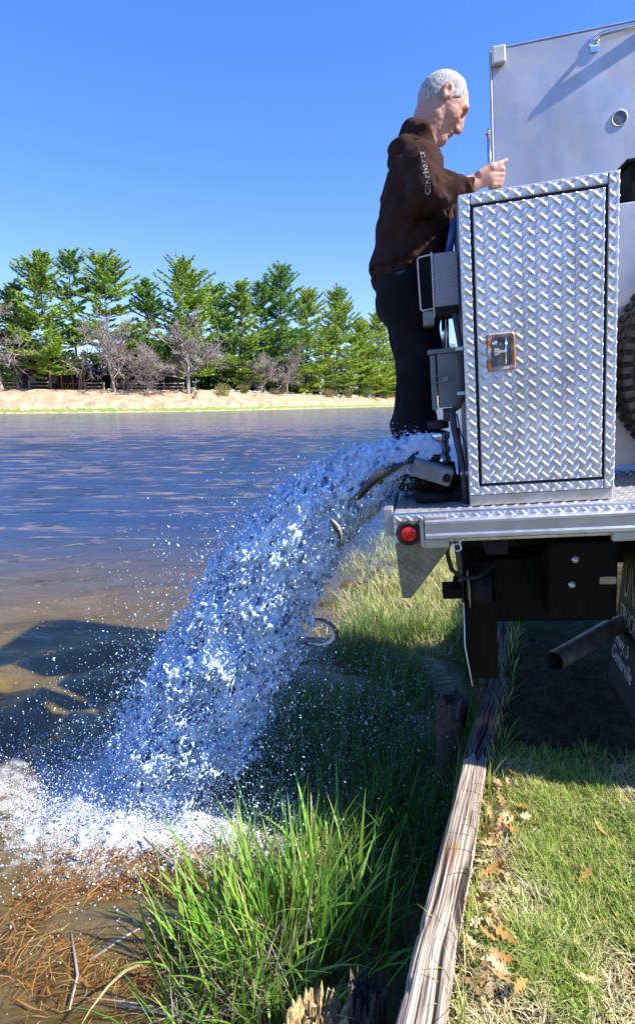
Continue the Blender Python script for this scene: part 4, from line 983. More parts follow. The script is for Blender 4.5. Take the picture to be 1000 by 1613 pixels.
def head(P):
    p = (P - HC) @ HR
    d = ellipsoid(p, (-.010, 0, .032), (.098, .077, .092))
    p = p - np.array([-.006, 0, .033])            # face set on the skull
    d = smin(d, ellipsoid(p, (.038, 0, -.040), (.060, .063, .084)), .03)
    d = smin(d, capsule(p, (.010, -.042, -.080), (.072, -.014, -.108), .027, .023), .025)
    d = smin(d, capsule(p, (.010, .042, -.080), (.072, .014, -.108), .027, .023), .025)
    d = smin(d, ellipsoid(p, (.082, 0, -.110), (.022, .024, .020)), .018)
    d = smin(d, capsule(p, (.080, -.034, .020), (.080, .034, .020), .015), .014)
    for s in (-1, 1):
        d = smax(d, -ellipsoid(p, (.098, s * .032, -.002), (.019, .018, .014)), .012)
        d = smin(d, ellipsoid(p, (.078, s * .031, -.004), (.0135, .015, .0125)), .004)
        d = smin(d, ellipsoid(p, (.058, s * .045, -.035), (.024, .02, .022)), .02)
        RE = np.array([[.94, 0, -.34], [0, 1, 0], [.34, 0, .94]])
        ear = ellipsoid(p, (-.008, s * .081, -.006), (.020, .010, .034), RE)
        ear = smax(ear, -ellipsoid(p, (-.003, s * .092, -.002), (.010, .010, .019), RE), .006)
        d = smin(d, ear, .007)
    nose = seg(p, [(.088, 0, .008), (.106, 0, -.022), (.114, 0, -.040)], [.009, .0115, .0135], None, .01)
    nose = smin(nose, capsule(p, (.101, -.013, -.046), (.101, .013, -.046), .010), .01)
    d = smin(d, nose, .012)
    lips = smin(ellipsoid(p, (.095, 0, -.070), (.014, .024, .0075)), ellipsoid(p, (.093, 0, -.083), (.013, .021, .008)), .002)
    d = smin(d, lips, .008)
    d = smax(d, -capsule(p, (.110, -.022, -.0765), (.110, .022, -.0765), .0036), .004)
    d = smin(d, capsule(P, (.40, Y_(0), 3.05), (.440, Y_(0), 3.185), .062, .060), .03)
    x, y, z = P.T
    return d + 0.0012 * vnoise(x * 90, y * 90, z * 90)
def right_hand(P):
    w = np.array(WRR)
    d = seg(P, [(.46, Y_(-.225), 2.842), WRR, (.575, Y_(-.198), 2.876)], [.036, .027, .026], None, .02)
    palm = capsule(P, (.588, Y_(-.196), 2.884), (.635, Y_(-.200), 2.898), .026, .030, (1, .8, 1))
    d = smin(d, palm, .02)
    # four fingers curled round the lever, each with three bones
    for q, (dz, ln) in enumerate(((.022, 1.0), (.004, 1.05), (-.012, .97), (-.027, .82))):
        k0 = np.array([.648, Y_(-.212 + .002 * q), 2.898 + dz]); k1 = k0 + np.array([.036, .008, .0035]) * ln; k2 = k1 + np.array([.006, .026, -.004]) * ln; k3 = k2 + np.array([-.020, .012, -.003]) * ln
        f = seg(P, [k0, k1, k2, k3], [.0115, .0105, .0092, .008], None, .004)
        d = smin(d, f, .006)
    th = seg(P, [(.600, Y_(-.212), 2.905), (.640, Y_(-.214), 2.930), (.668, Y_(-.208), 2.938), (.694, Y_(-.204), 2.954)], [.016, .013, .0115, .0085], None, .008)
    return smin(d, th, .010)
def left_hand(P):
    d = seg(P, [(.53, Y_(.18), 2.835), WRL, (.622, Y_(.10), 2.863)], [.036, .027, .025], None, .02)
    d = smin(d, capsule(P, (.635, Y_(.09), 2.864), (.672, Y_(.07), 2.862), .026, .028, (1, 1, .7)), .02)
    for q in range(4):
        k0 = np.array([.690 - .012 * q, Y_(.085 - .022 * q), 2.864]); k1 = k0 + np.array([.030, -.012, -.008]); k2 = k1 + np.array([.012, -.008, -.02]); k3 = k2 + np.array([-.003, -.003, -.016])
        d = smin(d, seg(P, [k0, k1, k2, k3], [.011, .010, .009, .008], None, .004), .006)
    return smin(d, seg(P, [(.64, Y_(.115), 2.862), (.672, Y_(.125), 2.852), (.694, Y_(.118), 2.84)], [.015, .012, .009], None, .008), .01)
def body(P):
    d = head(P)
    d = smin(d, right_hand(P), .01); d = smin(d, left_hand(P), .01)
    inner = torso(P) + .028
    inner = smin(inner, seg(P, [SHR, ELR, WRR], [.05, .042, .025], None, .03), .03)
    inner = smin(inner, seg(P, [SHL, ELL, WRL], [.05, .042, .025], None, .03), .03)
    for s, dx in ((-1, 0.0), (1, .02)):
        inner = smin(inner, seg(P, [(.37 + dx, Y_(s * .085), 2.5), (.425 + dx, Y_(s * .105), 2.24), (.41 + dx, Y_(s * .11), 1.80)], [.095, .06, .045], None, .04), .04)
        inner = smin(inner, capsule(P, (.41 + dx, Y_(s * .11), 1.765), (.53 + dx, Y_(s * .115), 1.745), .035, .028), .02)
    return smin(d, inner, .015)
def hair(P):
    p = (P - HC) @ HR
    d = ellipsoid(p, (-.011, 0, .033), (.1025, .0815, .0965))
    low = -(p[:, 2] + .022 - .95 * np.maximum(p[:, 0] + .03, -.1))
    front = p[:, 0] - (.048 - .28 * (p[:, 2] - .039) - .25 * np.clip(.02 - p[:, 2], 0, .1)) + .004 * vnoise(p[:, 1] * 90, p[:, 2] * 90, 0)
    lim = smax(low, front, .012)
    for s in (-1, 1): lim = smax(lim, -ellipsoid(p, (-.010, s * .088, .031), (.025, .03, .036)), .006)
    x, y, z = P.T
    base = ellipsoid(p, (-.010, 0, .032), (.098, .077, .092))
    d = base - np.where(lim < 0, np.clip(-lim / .02, 0, 1) ** .6 * .0062 + .0006, -.004)
    return d + .0010 * vnoise(x * 160, y * 160, z * 110) + .0010 * vnoise(x * 50, y * 50, z * 50)
person = empty('person', (.42, py0, 1.71)); OFF = np.array([.42, py0, 1.71])
tag(person, 'grey-haired man in a dark brown hoodie and black trousers pulling a lever', 'person')
zs_body = np.concatenate([np.arange(1.69, 2.75, .012), np.arange(2.75, 3.33, .0034)])
V, Q = sdf_mesh(body, np.arange(.18, .76, .0038), np.arange(py0 - .34, py0 + .34, .0042), zs_body, .045)
body_o = mesh_np('body', V - OFF, Q, M['skin'], person, smooth=True)
V, Q = sdf_mesh(hoodie, np.arange(.18, .66, .0058), np.arange(py0 - .36, py0 + .36, .0065), np.arange(2.47, 3.22, .0058), .05)
hood_o = mesh_np('hoodie', V - OFF, Q, M['hoodie'], person, smooth=True); HV, HQ = V, Q
V, Q = sdf_mesh(trousers, np.arange(.2, .6, .008), np.arange(py0 - .3, py0 + .3, .008), np.arange(1.74, 2.72, .009), .06)
mesh_np('trousers', V - OFF, Q, M['trousers'], person, smooth=True)
V, Q = sdf_mesh(hair, np.arange(.34, .62, .003), np.arange(py0 - .1, py0 + .1, .003), np.arange(3.1, 3.36, .003), .04)
mesh_np('hair', V - OFF, Q, M['hair'], person, smooth=True)
for s, dx in ((-1, 0.0), (1, .02)):
    def boot(P, s=s, dx=dx):
        d = seg(P, [(.405 + dx, Y_(s * .11), 1.83), (.40 + dx, Y_(s * .11), 1.76)], [.058, .058], None, .03)
        d = smin(d, seg(P, [(.39 + dx, Y_(s * .11), 1.745), (.50 + dx, Y_(s * .115), 1.75), (.585 + dx, Y_(s * .12), 1.74)], [.048, .046, .038], None, .03), .04)
        return smax(d, (1.709 + .09 * (P[:, 0] - .42)) - P[:, 2], .004)
    V, Q = sdf_mesh(boot, np.arange(.28, .7, .008), np.arange(py0 + s * .11 - .09, py0 + s * .11 + .1, .008), np.arange(1.69, 1.9, .008), .06)
    mesh_np('boot', V - OFF, Q, M['boot'], person, smooth=True)
# sleeve lettering, laid on the cloth of the near arm and running down from the shoulder
bv = BVHTree.FromPolygons([Vector(v) for v in HV], [tuple(map(int, q)) for q in HQ])
me = text_mesh('Carhartt', 0.06)
a0, a1 = Vector((0.372, 0, 2.965)), Vector((0.392, 0, 2.80))
xs_ = [v.co.x for v in me.vertices]; L_ = max(xs_); ax = (a1 - a0); ln = ax.length; axn = ax.normalized(); sdv = Vector((axn.z, 0, -axn.x))
if sdv.x < 0: sdv = -sdv
bm = bmesh.new(); bm.from_mesh(me); bmesh.ops.subdivide_edges(bm, edges=[e for e in bm.edges if e.calc_length() > .012], cuts=1); bm.to_mesh(me); bm.free()
for v in me.vertices:
    p = a1 - axn * (v.co.x / L_ * ln) + sdv * (-(v.co.y - .02) * 0.5)
    hit = bv.ray_cast(Vector((p.x, 1.5, p.z)), Vector((0, 1, 0)))[0]
    y = hit.y - .0035 if hit else py0 - .26
    v.co = Vector((p.x, y, p.z)) - Vector(OFF)
link_mesh('sleeve_lettering', me, M['print'], person)

# ================================================================== WATER JET, FISH
def jet_c(q): return np.stack([.42 - q, 2.30 + .40 * q, 1.885 - .303 * q - .98 * q * q], -1)
def jet_r(q): return .055 + .26 * q + .10 * q * q
QS = np.linspace(-.03, 1.32, 60); CS = jet_c(QS); RSJ = jet_r(QS)
def jet_field(P):
    # distance to the ballistic path, in radii
    best = np.full(len(P), 9.0, np.float32); bq = np.zeros(len(P), np.float32)
    for k in range(len(QS)):
        dd = P - CS[k]; s = np.sqrt(dd[:, 0] ** 2 + (dd[:, 1] * 1.15) ** 2 + dd[:, 2] ** 2) / RSJ[k]
        m = s < best; best[m] = s[m]; bq[m] = QS[k]
    return best, bq
st = .0078
xs, ys, zs = np.arange(-1.3, .5, st), np.arange(2.0, 3.3, st), np.arange(-.02, 2.0, st)
cx, cy, cz = xs[::6], ys[::6], zs[::6]
Gc = np.stack(np.meshgrid(cx, cy, cz, indexing='ij'), -1).reshape(-1, 3)
cb, cq = jet_field(Gc); sh = (len(cx), len(cy), len(cz))
ii, jj, kk = [np.minimum(np.round(np.arange(len(a)) / 6).astype(int), len(c) - 1) for a, c in ((xs, cx), (ys, cy), (zs, cz))]
ix3 = np.ix_(ii, jj, kk); cb3, cq3 = cb.reshape(sh), cq.reshape(sh)
I, J, K = np.nonzero(cb3[ix3] < 1.35)
P = np.stack([xs[I], ys[J], zs[K]], 1).astype(np.float32)
bs_, bq_ = jet_field(P)
u = P[:, 0] * .55 + P[:, 2] * .83; vv = P[:, 0] * .83 - P[:, 2] * .55
n1 = vnoise(vv * 15, P[:, 1] * 15, u * 6); n2 = 1 - 2 * np.abs(vnoise(vv * 48, P[:, 1] * 48, u * 15)); n3 = vnoise(vv * 100, P[:, 1] * 100, u * 40)
F_ = np.ones((len(xs), len(ys), len(zs)), np.float32)
F_[I, J, K] = -(0.40 - 0.52 * np.clip(bq_, 0, 1.3) - 0.95 * np.clip(bs_ - .5, -.35, 2) + 0.30 * n1 + 0.30 * n2 + 0.30 * n3) * .05
V, Q = surface_nets(F_, xs, ys, zs)
jet = mesh_np('water_jet', V, Q, M['froth'], smooth=True)
tag(jet, 'frothy jet of water pouring from the truck outlet down into the lake', 'water')
ico = bmesh.new(); bmesh.ops.create_icosphere(ico, subdivisions=1, radius=1); ico.verts.ensure_lookup_table()
IV = np.array([v.co[:] for v in ico.verts]); IF = np.array([[v.index for v in f.verts] for f in ico.faces]); ico.free()
octV = np.array([(1, 0, 0), (-1, 0, 0), (0, 1, 0), (0, -1, 0), (0, 0, 1), (0, 0, -1)], float); octF = np.array([(0, 2, 4), (2, 1, 4), (1, 3, 4), (3, 0, 4), (2, 0, 5), (1, 2, 5), (3, 1, 5), (0, 3, 5)])
def drops(name, Cn, R, stretch, parent, big=True, m='froth'):
    BV, BF = (IV, IF) if big else (octV, octF)
    n = len(Cn); A = rng.normal(size=(n, 3, 3)); A, _ = np.linalg.qr(A)
    S = np.stack([np.ones(n), np.ones(n) * .8, stretch], 1)
    V = np.einsum('nij,nkj->nki', A, BV[None] * S[:, None, :]) * R[:, None, None] + Cn[:, None, :]
    F = (BF[None] + (np.arange(n) * len(BV))[:, None, None]).reshape(-1, 3)
    o = mesh_np(name, V.reshape(-1, 3), F, M[m], parent, smooth=True); o['kind'] = 'stuff'; return o
N = 60000
q = rng.random(N) ** .75 * 1.3; c = jet_c(q); dirs = rng.normal(size=(N, 3)); dirs /= np.linalg.norm(dirs, axis=1)[:, None]
rad = jet_r(q) * (0.35 + np.abs(rng.normal(0, .75, N)))
P = c + dirs * rad[:, None]; ok = (P[:, 2] > 0) & (rad < jet_r(q) * 2.3); P = P[ok]
drops('jet_droplet', P, np.clip(rng.lognormal(-6.35, .45, len(P)), .001, .006), rng.uniform(1, 2.4, len(P)), jet, big=False)
# splash thrown up round the landing place, and spray over the reeds to the right
N = 12500; d = np.abs(rng.normal(0, .62, N)); a = rng.uniform(0, 2 * math.pi, N)
P = np.stack([WC[0] - .12 + 1.5 * d * np.cos(a), WC[1] - .16 + .62 * d * np.sin(a), np.abs(rng.normal(0, .085, N)) * np.exp(-d * .8) + .004], 1)
N4 = 16000; q4 = rng.uniform(.85, 1.3, N4); a4 = rng.uniform(0, 6.283, N4); r4 = np.abs(rng.normal(0, .38, N4))
P4 = np.stack([jet_c(q4)[:, 0] - .05 + 1.25 * r4 * np.cos(a4), jet_c(q4)[:, 1] - .03 + .7 * r4 * np.sin(a4), np.abs(rng.normal(0, .24, N4)) * np.exp(-r4 * 1.0) + .01], 1)
P2 = np.stack([rng.normal(.28, .24, 1500), rng.normal(3.15, .3, 1500), rng.uniform(.02, .5, 1500)], 1)
P3 = np.stack([rng.normal(-2.0, .55, 2600), rng.normal(2.85, .3, 2600), np.abs(rng.normal(0, .06, 2600)) + .003], 1)
P = np.concatenate([P, P2, P3, P4]); P = P[to_st(P[:, 0], P[:, 1])[1] < -.12]
sp_ = drops('splash_droplet', P, np.clip(rng.lognormal(-6.0, .45, len(P)), .0011, .0075), rng.uniform(.8, 1.8, len(P)), None, big=False, m='foam')
tag(sp_, 'spray of fine droplets over the landing place of the jet', 'spray')
# lumpy churned froth standing on the water
xs, ys, zs = np.arange(-2.5, .3, .014), np.arange(2.0, 3.35, .014), np.arange(-.05, .32, .014)
GX, GY, GZ = np.meshgrid(xs, ys, zs, indexing='ij'); dd = np.hypot((GX - WC[0]) / 1.5, (GY - (WC[1] - .06 - .1 * (GX + .8))) / .66)
F_ = (GZ + .12 * np.clip(dd - .35, -.3, 3) + .065 - .10 * fbm(GX * 7, GY * 9, GZ * 9, 2).astype(np.float64) - .06 * vnoise(GX * 26, GY * 33, GZ * 33) - .04 * vnoise(GX * 60, GY * 60, GZ * 60)) - .05 * np.exp(-(dd / .4) ** 2)
V, Q = surface_nets(np.where(dd < 1.45, F_, 1), xs, ys, zs)
fo = mesh_np('churned_froth', V, Q, M['foam'], smooth=True); tag(fo, 'churned white froth on the water under the jet', 'froth', kind='stuff')

def fish(spine, width, label, roll=0.0, dark=1.0):
    """A trout lofted along a curved spine; spine is a list of world points from nose to tail."""
    P = [Vector(p) for p in spine]; n = 26
    def at(t):
        f = t * (len(P) - 1); i = min(int(f), len(P) - 2); u = f - i
        p0, p1, p2, p3 = P[max(i - 1, 0)], P[i], P[i + 1], P[min(i + 2, len(P) - 1)]
        return 0.5 * ((2 * p1) + (p2 - p0) * u + (2 * p0 - 5 * p1 + 4 * p2 - p3) * u * u + (3 * p1 - p0 - 3 * p2 + p3) * u ** 3)
    base = at(.4); m = 16; V, F, T, F3 = [], [], [], []
    side = Vector((0, -1, 0))
    frames = []
    for i in range(n + 1):
        t = i / n; p = at(t) - base; d = (at(min(t + .02, 1)) - at(max(t - .02, 0))).normalized()
        up = d.cross(side); up.normalize(); sd_ = up.cross(d).normalized()
        up2 = up * math.cos(roll) + sd_ * math.sin(roll); sd2 = sd_ * math.cos(roll) - up * math.sin(roll)
        h = width * (np.interp(t, [0, .04, .15, .4, .65, .85, 1], [.12, .42, .8, 1.0, .8, .4, .34])); w = h * .58
        frames.append((p, up2, sd2, h, d))
        for k in range(m):
            a = 2 * math.pi * k / m; V.append(p + up2 * h * math.cos(a) + sd2 * w * math.sin(a))
            ca = math.cos(a); c = np.array((.05, .055, .04)) if ca > .35 else (np.array((.28, .24, .2)) if ca > -.35 else np.array((.55, .55, .55)))
            T.append(c * dark)
    for i in range(n):
        for k in range(m): F.append((i * m + k, i * m + (k + 1) % m, (i + 1) * m + (k + 1) % m, (i + 1) * m + k))
    F += [tuple(range(m)), tuple(range((n + 1) * m - 1, n * m - 1, -1))]
    me = bpy.data.meshes.new('body'); me.from_pydata(V, [], F); me.polygons.foreach_set('use_smooth', [True] * len(F)); me.update(); set_tint(me, np.array(T))
    root = empty('trout', base); tag(root, label, 'fish', 'trout tumbling out with the water'); link_mesh('body', me, M['fish'], root)
    def fin(name, pts, i, col):
        p, up2, sd2, h, d = frames[i]; mb = MB()
        v2 = [p + d * a + up2 * b for a, b in pts]; k = len(v2)
        mb._add([q + sd2 * .0015 for q in v2] + [q - sd2 * .0015 for q in v2], [tuple(range(k)), tuple(range(2 * k - 1, k - 1, -1))] + [(j, (j + 1) % k, (j + 1) % k + k, j + k) for j in range(k)])
        o = mb.build(name, M['fish'], root); set_tint(o.data, np.tile(np.array(col) * dark, (len(o.data.vertices), 1)))
    w = width; p, up2, sd2, h, d = frames[2]
    for sg in (-1, 1):
        e_ = MB(); c_ = p + up2 * h * .25 + sd2 * h * .5 * sg; e_.lathe([(0, w * .13), (w * .05, w * .1), (w * .07, .0001)], c_, sd2 * sg, 10); e_.build('eye', M['rubber'], root)
    fin('tail_fin', [(-.02, -w * .3), (w * 1.5, -w * 1.15), (w * 1.15, 0), (w * 1.5, w * 1.15), (-.02, w * .3)], n, (.07, .07, .06))
    fin('dorsal_fin', [(-w * .7, w * .9), (-w * .3, w * 1.55), (w * .6, w * 1.25), (w * .7, w * .85)], int(n * .45), (.07, .07, .05))
    fin('pectoral_fin', [(-.1 * w, -w * .75), (w * .9, -w * 1.35), (w * .7, -w * .7)], int(n * .22), (.16, .14, .1))
    fin('anal_fin', [(-.3 * w, -w * .55), (w * .4, -w * 1.15), (w * .6, -w * .5)], int(n * .72), (.14, .12, .1))
    return root
fish([(.155, 2.215, 1.70), (.20, 2.205, 1.765), (.25, 2.20, 1.803), (.31, 2.205, 1.835), (.36, 2.22, 1.855)], .021, 'large dark trout arched in the jet close to the outlet', 0.3, .12)
fish([(.05, 2.2, 1.625), (.075, 2.19, 1.60), (.09, 2.19, 1.565), (.092, 2.2, 1.53)], .013, 'small dark trout half hidden in the middle of the jet', 0.4, .5)
fish([(-.015, 2.60, 1.045), (.012, 2.58, 1.050), (.045, 2.57, 1.038), (.075, 2.57, 1.008), (.085, 2.58, .968), (.068, 2.59, .934), (.03, 2.59, .918), (-.012, 2.60, .914), (-.045, 2.61, .918)], .0175, 'silver trout curled in a C shape in mid-air right of the jet', 3.0, 1.7)
fish([(-.10, 2.62, .80), (-.07, 2.61, .825), (-.03, 2.61, .835), (.01, 2.61, .825)], .016, 'dark brown trout just below the curled silver trout', 0.2, .6)

# ================================================================== TIMBER EDGING
def timber(name, s0, s1, w, h, ztop, label, m, seed, skew=0.0, taper=0.0, sag=0.0, rough=1.0):
    nu, nl = 260, int((s1 - s0) / .006)
    a = np.linspace(0, 2 * math.pi, 4001); e = 0.34
    qx = np.sign(np.cos(a)) * np.abs(np.cos(a)) ** e; qz = np.sign(np.sin(a)) * np.abs(np.sin(a)) ** e
    cl = np.r_[0, np.cumsum(np.hypot(np.diff(qx), np.diff(qz)))]; a = np.interp(np.linspace(0, cl[-1], nu, endpoint=False), cl, a)
    cu = np.sign(np.cos(a)) * np.abs(np.cos(a)) ** e; cv = np.sign(np.sin(a)) * np.abs(np.sin(a)) ** e
    s = np.linspace(s0, s1, nl); Sg, U = np.meshgrid(s, np.arange(nu), indexing='ij')
    CU, CV = cu[None, :], cv[None, :]
    per = np.cumsum(np.r_[0, np.hypot(np.diff(cu), np.diff(cv))])[None, :] * w / 2
    t_ = (Sg - s0) / (s1 - s0); wd = w * (1 - taper * t_) * (1 + .05 * vnoise(Sg * 3 + seed, 0, 0))
    warp = .006 * vnoise(Sg * 5 + seed, per * 12, 0 * per) + .006 * np.exp(-((Sg - (s0 + .45 * (s1 - s0))) / .06) ** 2) * np.sin(per * 40)
    gr = vnoise((per + warp) * 290, Sg * 5 + seed, 0 * per + seed) * .6 + vnoise((per + warp) * 150, Sg * 2.5, 0 * per + seed + 4) * .55 + .15 * vnoise((per + warp) * 40, Sg * 2.5, 0 * per + seed + 4)
    crack = np.clip(vnoise((per + warp) * 45, Sg * 2.2 + seed, 0 * per + 9) - .52, 0, 1) * 2
    chip = np.clip(vnoise(per * 16, Sg * 11 + seed, 0 * per + 2) - .5, 0, 1) * (np.abs(CU) > .75) * 2
    ends = np.clip((.05 - (Sg - s0)) / .05, 0, 1) * .5 + np.clip((.09 - (s1 - Sg)) / .09, 0, 1)
    disp = (.0034 * gr - .006 * crack - .010 * chip) * rough - ends * .02 * (1 + vnoise(per * 60, Sg * 20, 0 * per))
    x = CU * (wd / 2 + disp); z = CV * (h / 2 + disp) - h / 2 + ztop - sag * t_ ** 2 + .008 * vnoise(Sg * 4, 0 * per + seed, 0)
    px = x + skew * t_; pyy = Sg
    V = np.stack([px, pyy, z], -1).reshape(-1, 3)
    i = (np.arange(nl - 1)[:, None] * nu + np.arange(nu)[None, :]); j = (np.arange(nl - 1)[:, None] * nu + (np.arange(nu)[None, :] + 1) % nu)
    F = np.stack([i.ravel(), j.ravel(), (j + nu).ravel(), (i + nu).ravel()], 1)
    tint = np.clip(1.05 + .85 * gr - 2.4 * crack - .5 * chip, .12, 1.5).reshape(-1, 1) * np.array([[1, .97, .93]])
    # close both ends
    c0, c1 = V[:nu].mean(0), V[-nu:].mean(0); V = np.concatenate([V, [c0, c1]]); nV = len(V); tint = np.concatenate([tint, [[.5] * 3, [.5] * 3]])
    k = np.arange(nu); E0 = np.stack([k, np.full(nu, nV - 2), np.full(nu, nV - 2), (k + 1) % nu], 1); E1 = np.stack([(nl - 1) * nu + (k + 1) % nu, np.full(nu, nV - 1), np.full(nu, nV - 1), (nl - 1) * nu + k], 1)
    me = bpy.data.meshes.new(name); me.from_pydata(V.tolist(), [], F.tolist() + [tuple(r[[0, 1, 3]]) for r in E0] + [tuple(r[[0, 1, 3]]) for r in E1]); me.polygons.foreach_set('use_smooth', [True] * len(me.polygons)); me.update(); set_tint(me, tint)
    o = link_mesh(name, me, m); tag(o, label, 'timber'); o.location = (LOG_A[0], LOG_A[1], 0); o.rotation_euler = (0, 0, -math.atan2(LOG_D[0], LOG_D[1])); return o
timber('weathered_timber', -0.6, 1.235, .132, .15, .552, 'long weathered grey timber edging the lawn in the sun', M['timber'], 3, taper=.24)
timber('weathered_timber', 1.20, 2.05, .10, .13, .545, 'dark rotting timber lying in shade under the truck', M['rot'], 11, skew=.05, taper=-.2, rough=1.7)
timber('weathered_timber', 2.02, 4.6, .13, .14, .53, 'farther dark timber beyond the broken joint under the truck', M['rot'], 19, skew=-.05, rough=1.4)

def rotten_post(name, c, r, h, label, m, seed, jag=.05, hollow=False, cat='stump'):
    nu, nz = 64, 46; a = np.linspace(0, 2 * math.pi, nu, endpoint=False); A, Zt = np.meshgrid(a, np.linspace(0, 1, nz))
    top = h + jag * vnoise(np.cos(a) * 5 + seed, np.sin(a) * 5, 0 * a) + jag * .9 * vnoise(np.cos(a) * 16 + seed, np.sin(a) * 16, 0 * a)
    rr = r * (1 + .16 * vnoise(np.cos(A) * 2.2 + seed, np.sin(A) * 2.2, Zt * 1.5) + .09 * vnoise(np.cos(A) * 13, np.sin(A) * 13, Zt * 2 + seed) + .05 * vnoise(np.cos(A) * 30, np.sin(A) * 30, Zt * 9))
    outer = np.stack([rr * np.cos(A), rr * np.sin(A) * .9, Zt * top[None, :]], -1)
    rings = [outer.reshape(-1, 3)]; tints = [np.clip(1 + .5 * vnoise(np.cos(A) * 13, np.sin(A) * 13, Zt * 2 + seed) + .3 * vnoise(np.cos(A) * 30, np.sin(A) * 30, Zt * 12), .3, 1.5).reshape(-1)]
    for q in range(1, 9):
        f = 1 - q / 8.5; dz = (.12 * h if hollow else .02) * min(1, q / 3)
        zz = top - dz + .035 * vnoise(np.cos(a) * 9 * f + seed, np.sin(a) * 9 * f, 0 * a + q * .6); rings.append(np.stack([rr[-1] * f * np.cos(a), rr[-1] * f * np.sin(a) * .9, zz], -1)); tints.append(np.clip(.9 + .5 * vnoise(np.cos(a) * 9, np.sin(a) * 9, 0 * a + q), .3, 1.4))
    V = np.concatenate(rings); n = nz + 8; i = (np.arange(n - 1)[:, None] * nu + np.arange(nu)); j = (np.arange(n - 1)[:, None] * nu + (np.arange(nu) + 1) % nu)
    F = np.stack([i.ravel(), j.ravel(), (j + nu).ravel(), (i + nu).ravel()], 1)
    o = mesh_np(name, V, F, m, smooth=True, tint=np.concatenate(tints)[:, None] * np.ones((1, 3))); o.location = c; tag(o, label, cat); return o
rotten_post('rotten_stump', (.005, 1.36, -.05), .095, .33, 'yellow-lichened jagged stump at the foot of the tall grass', M['stump'], 1, .06, True)
rotten_post('rotten_stump', (.150, 1.40, -.05), .055, .40, 'dark splintered post end between the lichened stump and the timber', M['rot'], 5, .05, True)
rotten_post('rotten_post', (.735, 2.84, -.1), .075, .60, 'black rotten post at the water beside the shaded timber', M['rot'], 8, .03, False, 'post')

# ================================================================== GRASS, REEDS, LEAVES
def blades(P, az, length, width, lean, curl, cols, segs=3):
    """Many tapering curved blades -> V, F, tint."""
    n = len(P); d = np.stack([np.cos(az), np.sin(az), np.zeros(n)], 1); s = np.stack([-np.sin(az), np.cos(az), np.zeros(n)], 1)
    V = []; T = []
    for k in range(segs + 1):
        t = k / segs; ang = lean + curl * t
        # integrate the arc roughly
        h = np.zeros(n); f = np.zeros(n)
        for q in range(8):
            tt = t * (q + .5) / 8; an = lean + curl * tt; h += np.cos(an) * t / 8; f += np.sin(an) * t / 8
        c = P + d * (f * length)[:, None]; c[:, 2] += h * length
        w = width * (1 - t ** 1.6) * (.75 + .5 * min(t * 2.5, 1)) * .5 + 1e-4
        V += [c - s * w[:, None], c + s * w[:, None]]; T += [cols * (.85 + .3 * t)] * 2
    V = np.stack(V, 1); T = np.stack(T, 1); m = 2 * (segs + 1)
    b = (np.arange(n) * m)[:, None]
    F = np.concatenate([b + np.array([[2 * k, 2 * k + 1, 2 * k + 3, 2 * k + 2]]) for k in range(segs)])
    return V.reshape(-1, 3), F, T.reshape(-1, 3)
def pick(pal, n, jit=.2):
    pal = np.array(pal); c = pal[rng.integers(0, len(pal), n)] * rng.uniform(1 - jit, 1 + jit, (n, 1)); return c * rng.uniform(.93, 1.07, (n, 3))
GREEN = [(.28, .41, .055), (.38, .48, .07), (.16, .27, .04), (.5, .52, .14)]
STRAW = [(.66, .57, .27), (.76, .68, .4), (.5, .4, .17), (.82, .76, .52)]
def lawn(n, box, name, label, pal, ln, wd, lean, tmin=.04, keep=None):
    x = rng.uniform(box[0], box[1], n); y = rng.uniform(box[2], box[3], n); s, t = to_st(x, y); ok = (t > tmin)
    if keep is not None: ok &= keep(x, y)
    x, y = x[ok], y[ok]; m = len(x); P = np.stack([x, y, ground_z(x, y) - .004], 1)
    V, F, T = blades(P, rng.uniform(0, 6.283, m), rng.uniform(*ln, m), rng.uniform(*wd, m), rng.uniform(*lean, m), rng.uniform(.2, 1.1, m), pick(pal, m))
    o = mesh_np(name, V, F, M['blade'], tint=T); tag(o, label, 'grass', kind='stuff'); return o
patch = lambda x, y: vnoise(x * 4.5, y * 4.5, 0 * x + 2) + .5 * vnoise(x * 13, y * 13, 0 * x) + rng.normal(0, .32, len(x)) > .05
lawn(62000, (.2, 2.1, .95, 2.36), 'lawn_grass', 'sunlit short green lawn grass right of the timber', GREEN, (.035, .085), (.0025, .0048), (.2, 1.1), .065, patch)
lawn(42000, (.2, 2.1, .95, 2.3), 'dry_grass', 'straw-coloured dead grass matted in the lawn', STRAW, (.03, .085), (.002, .004), (.7, 1.45), .065)
lawn(20000, (.5, 4.5, 2.25, 5.2), 'shaded_grass', 'sparse grass in the shade under the truck', [(.04, .075, .015), (.03, .055, .012), (.06, .085, .02), (.12, .1, .05)], (.05, .13), (.003, .006), (.2, 1.2), .07)  # truck's shade painted in: darker blade colours than the lawn
# wisps along the timber's edge
m = 260; s = rng.uniform(-.2, 3.0, m); t = rng.uniform(.06, .11, m); P = np.stack([LOG_A[0] + LOG_D[0] * s + LOG_N[0] * t, LOG_A[1] + LOG_D[1] * s + LOG_N[1] * t, np.full(m, .48)], 1)
V, F, T = blades(P, rng.uniform(0, 6.28, m), rng.uniform(.07, .2, m), rng.uniform(.003, .006, m), rng.uniform(0, .6, m), rng.uniform(.2, 1.0, m), pick(GREEN[:3] + STRAW[:1], m), 4)
tag(mesh_np('edge_grass', V, F, M['blade'], tint=T), 'longer grass wisps growing along the edge of the timber', 'grass', kind='stuff')
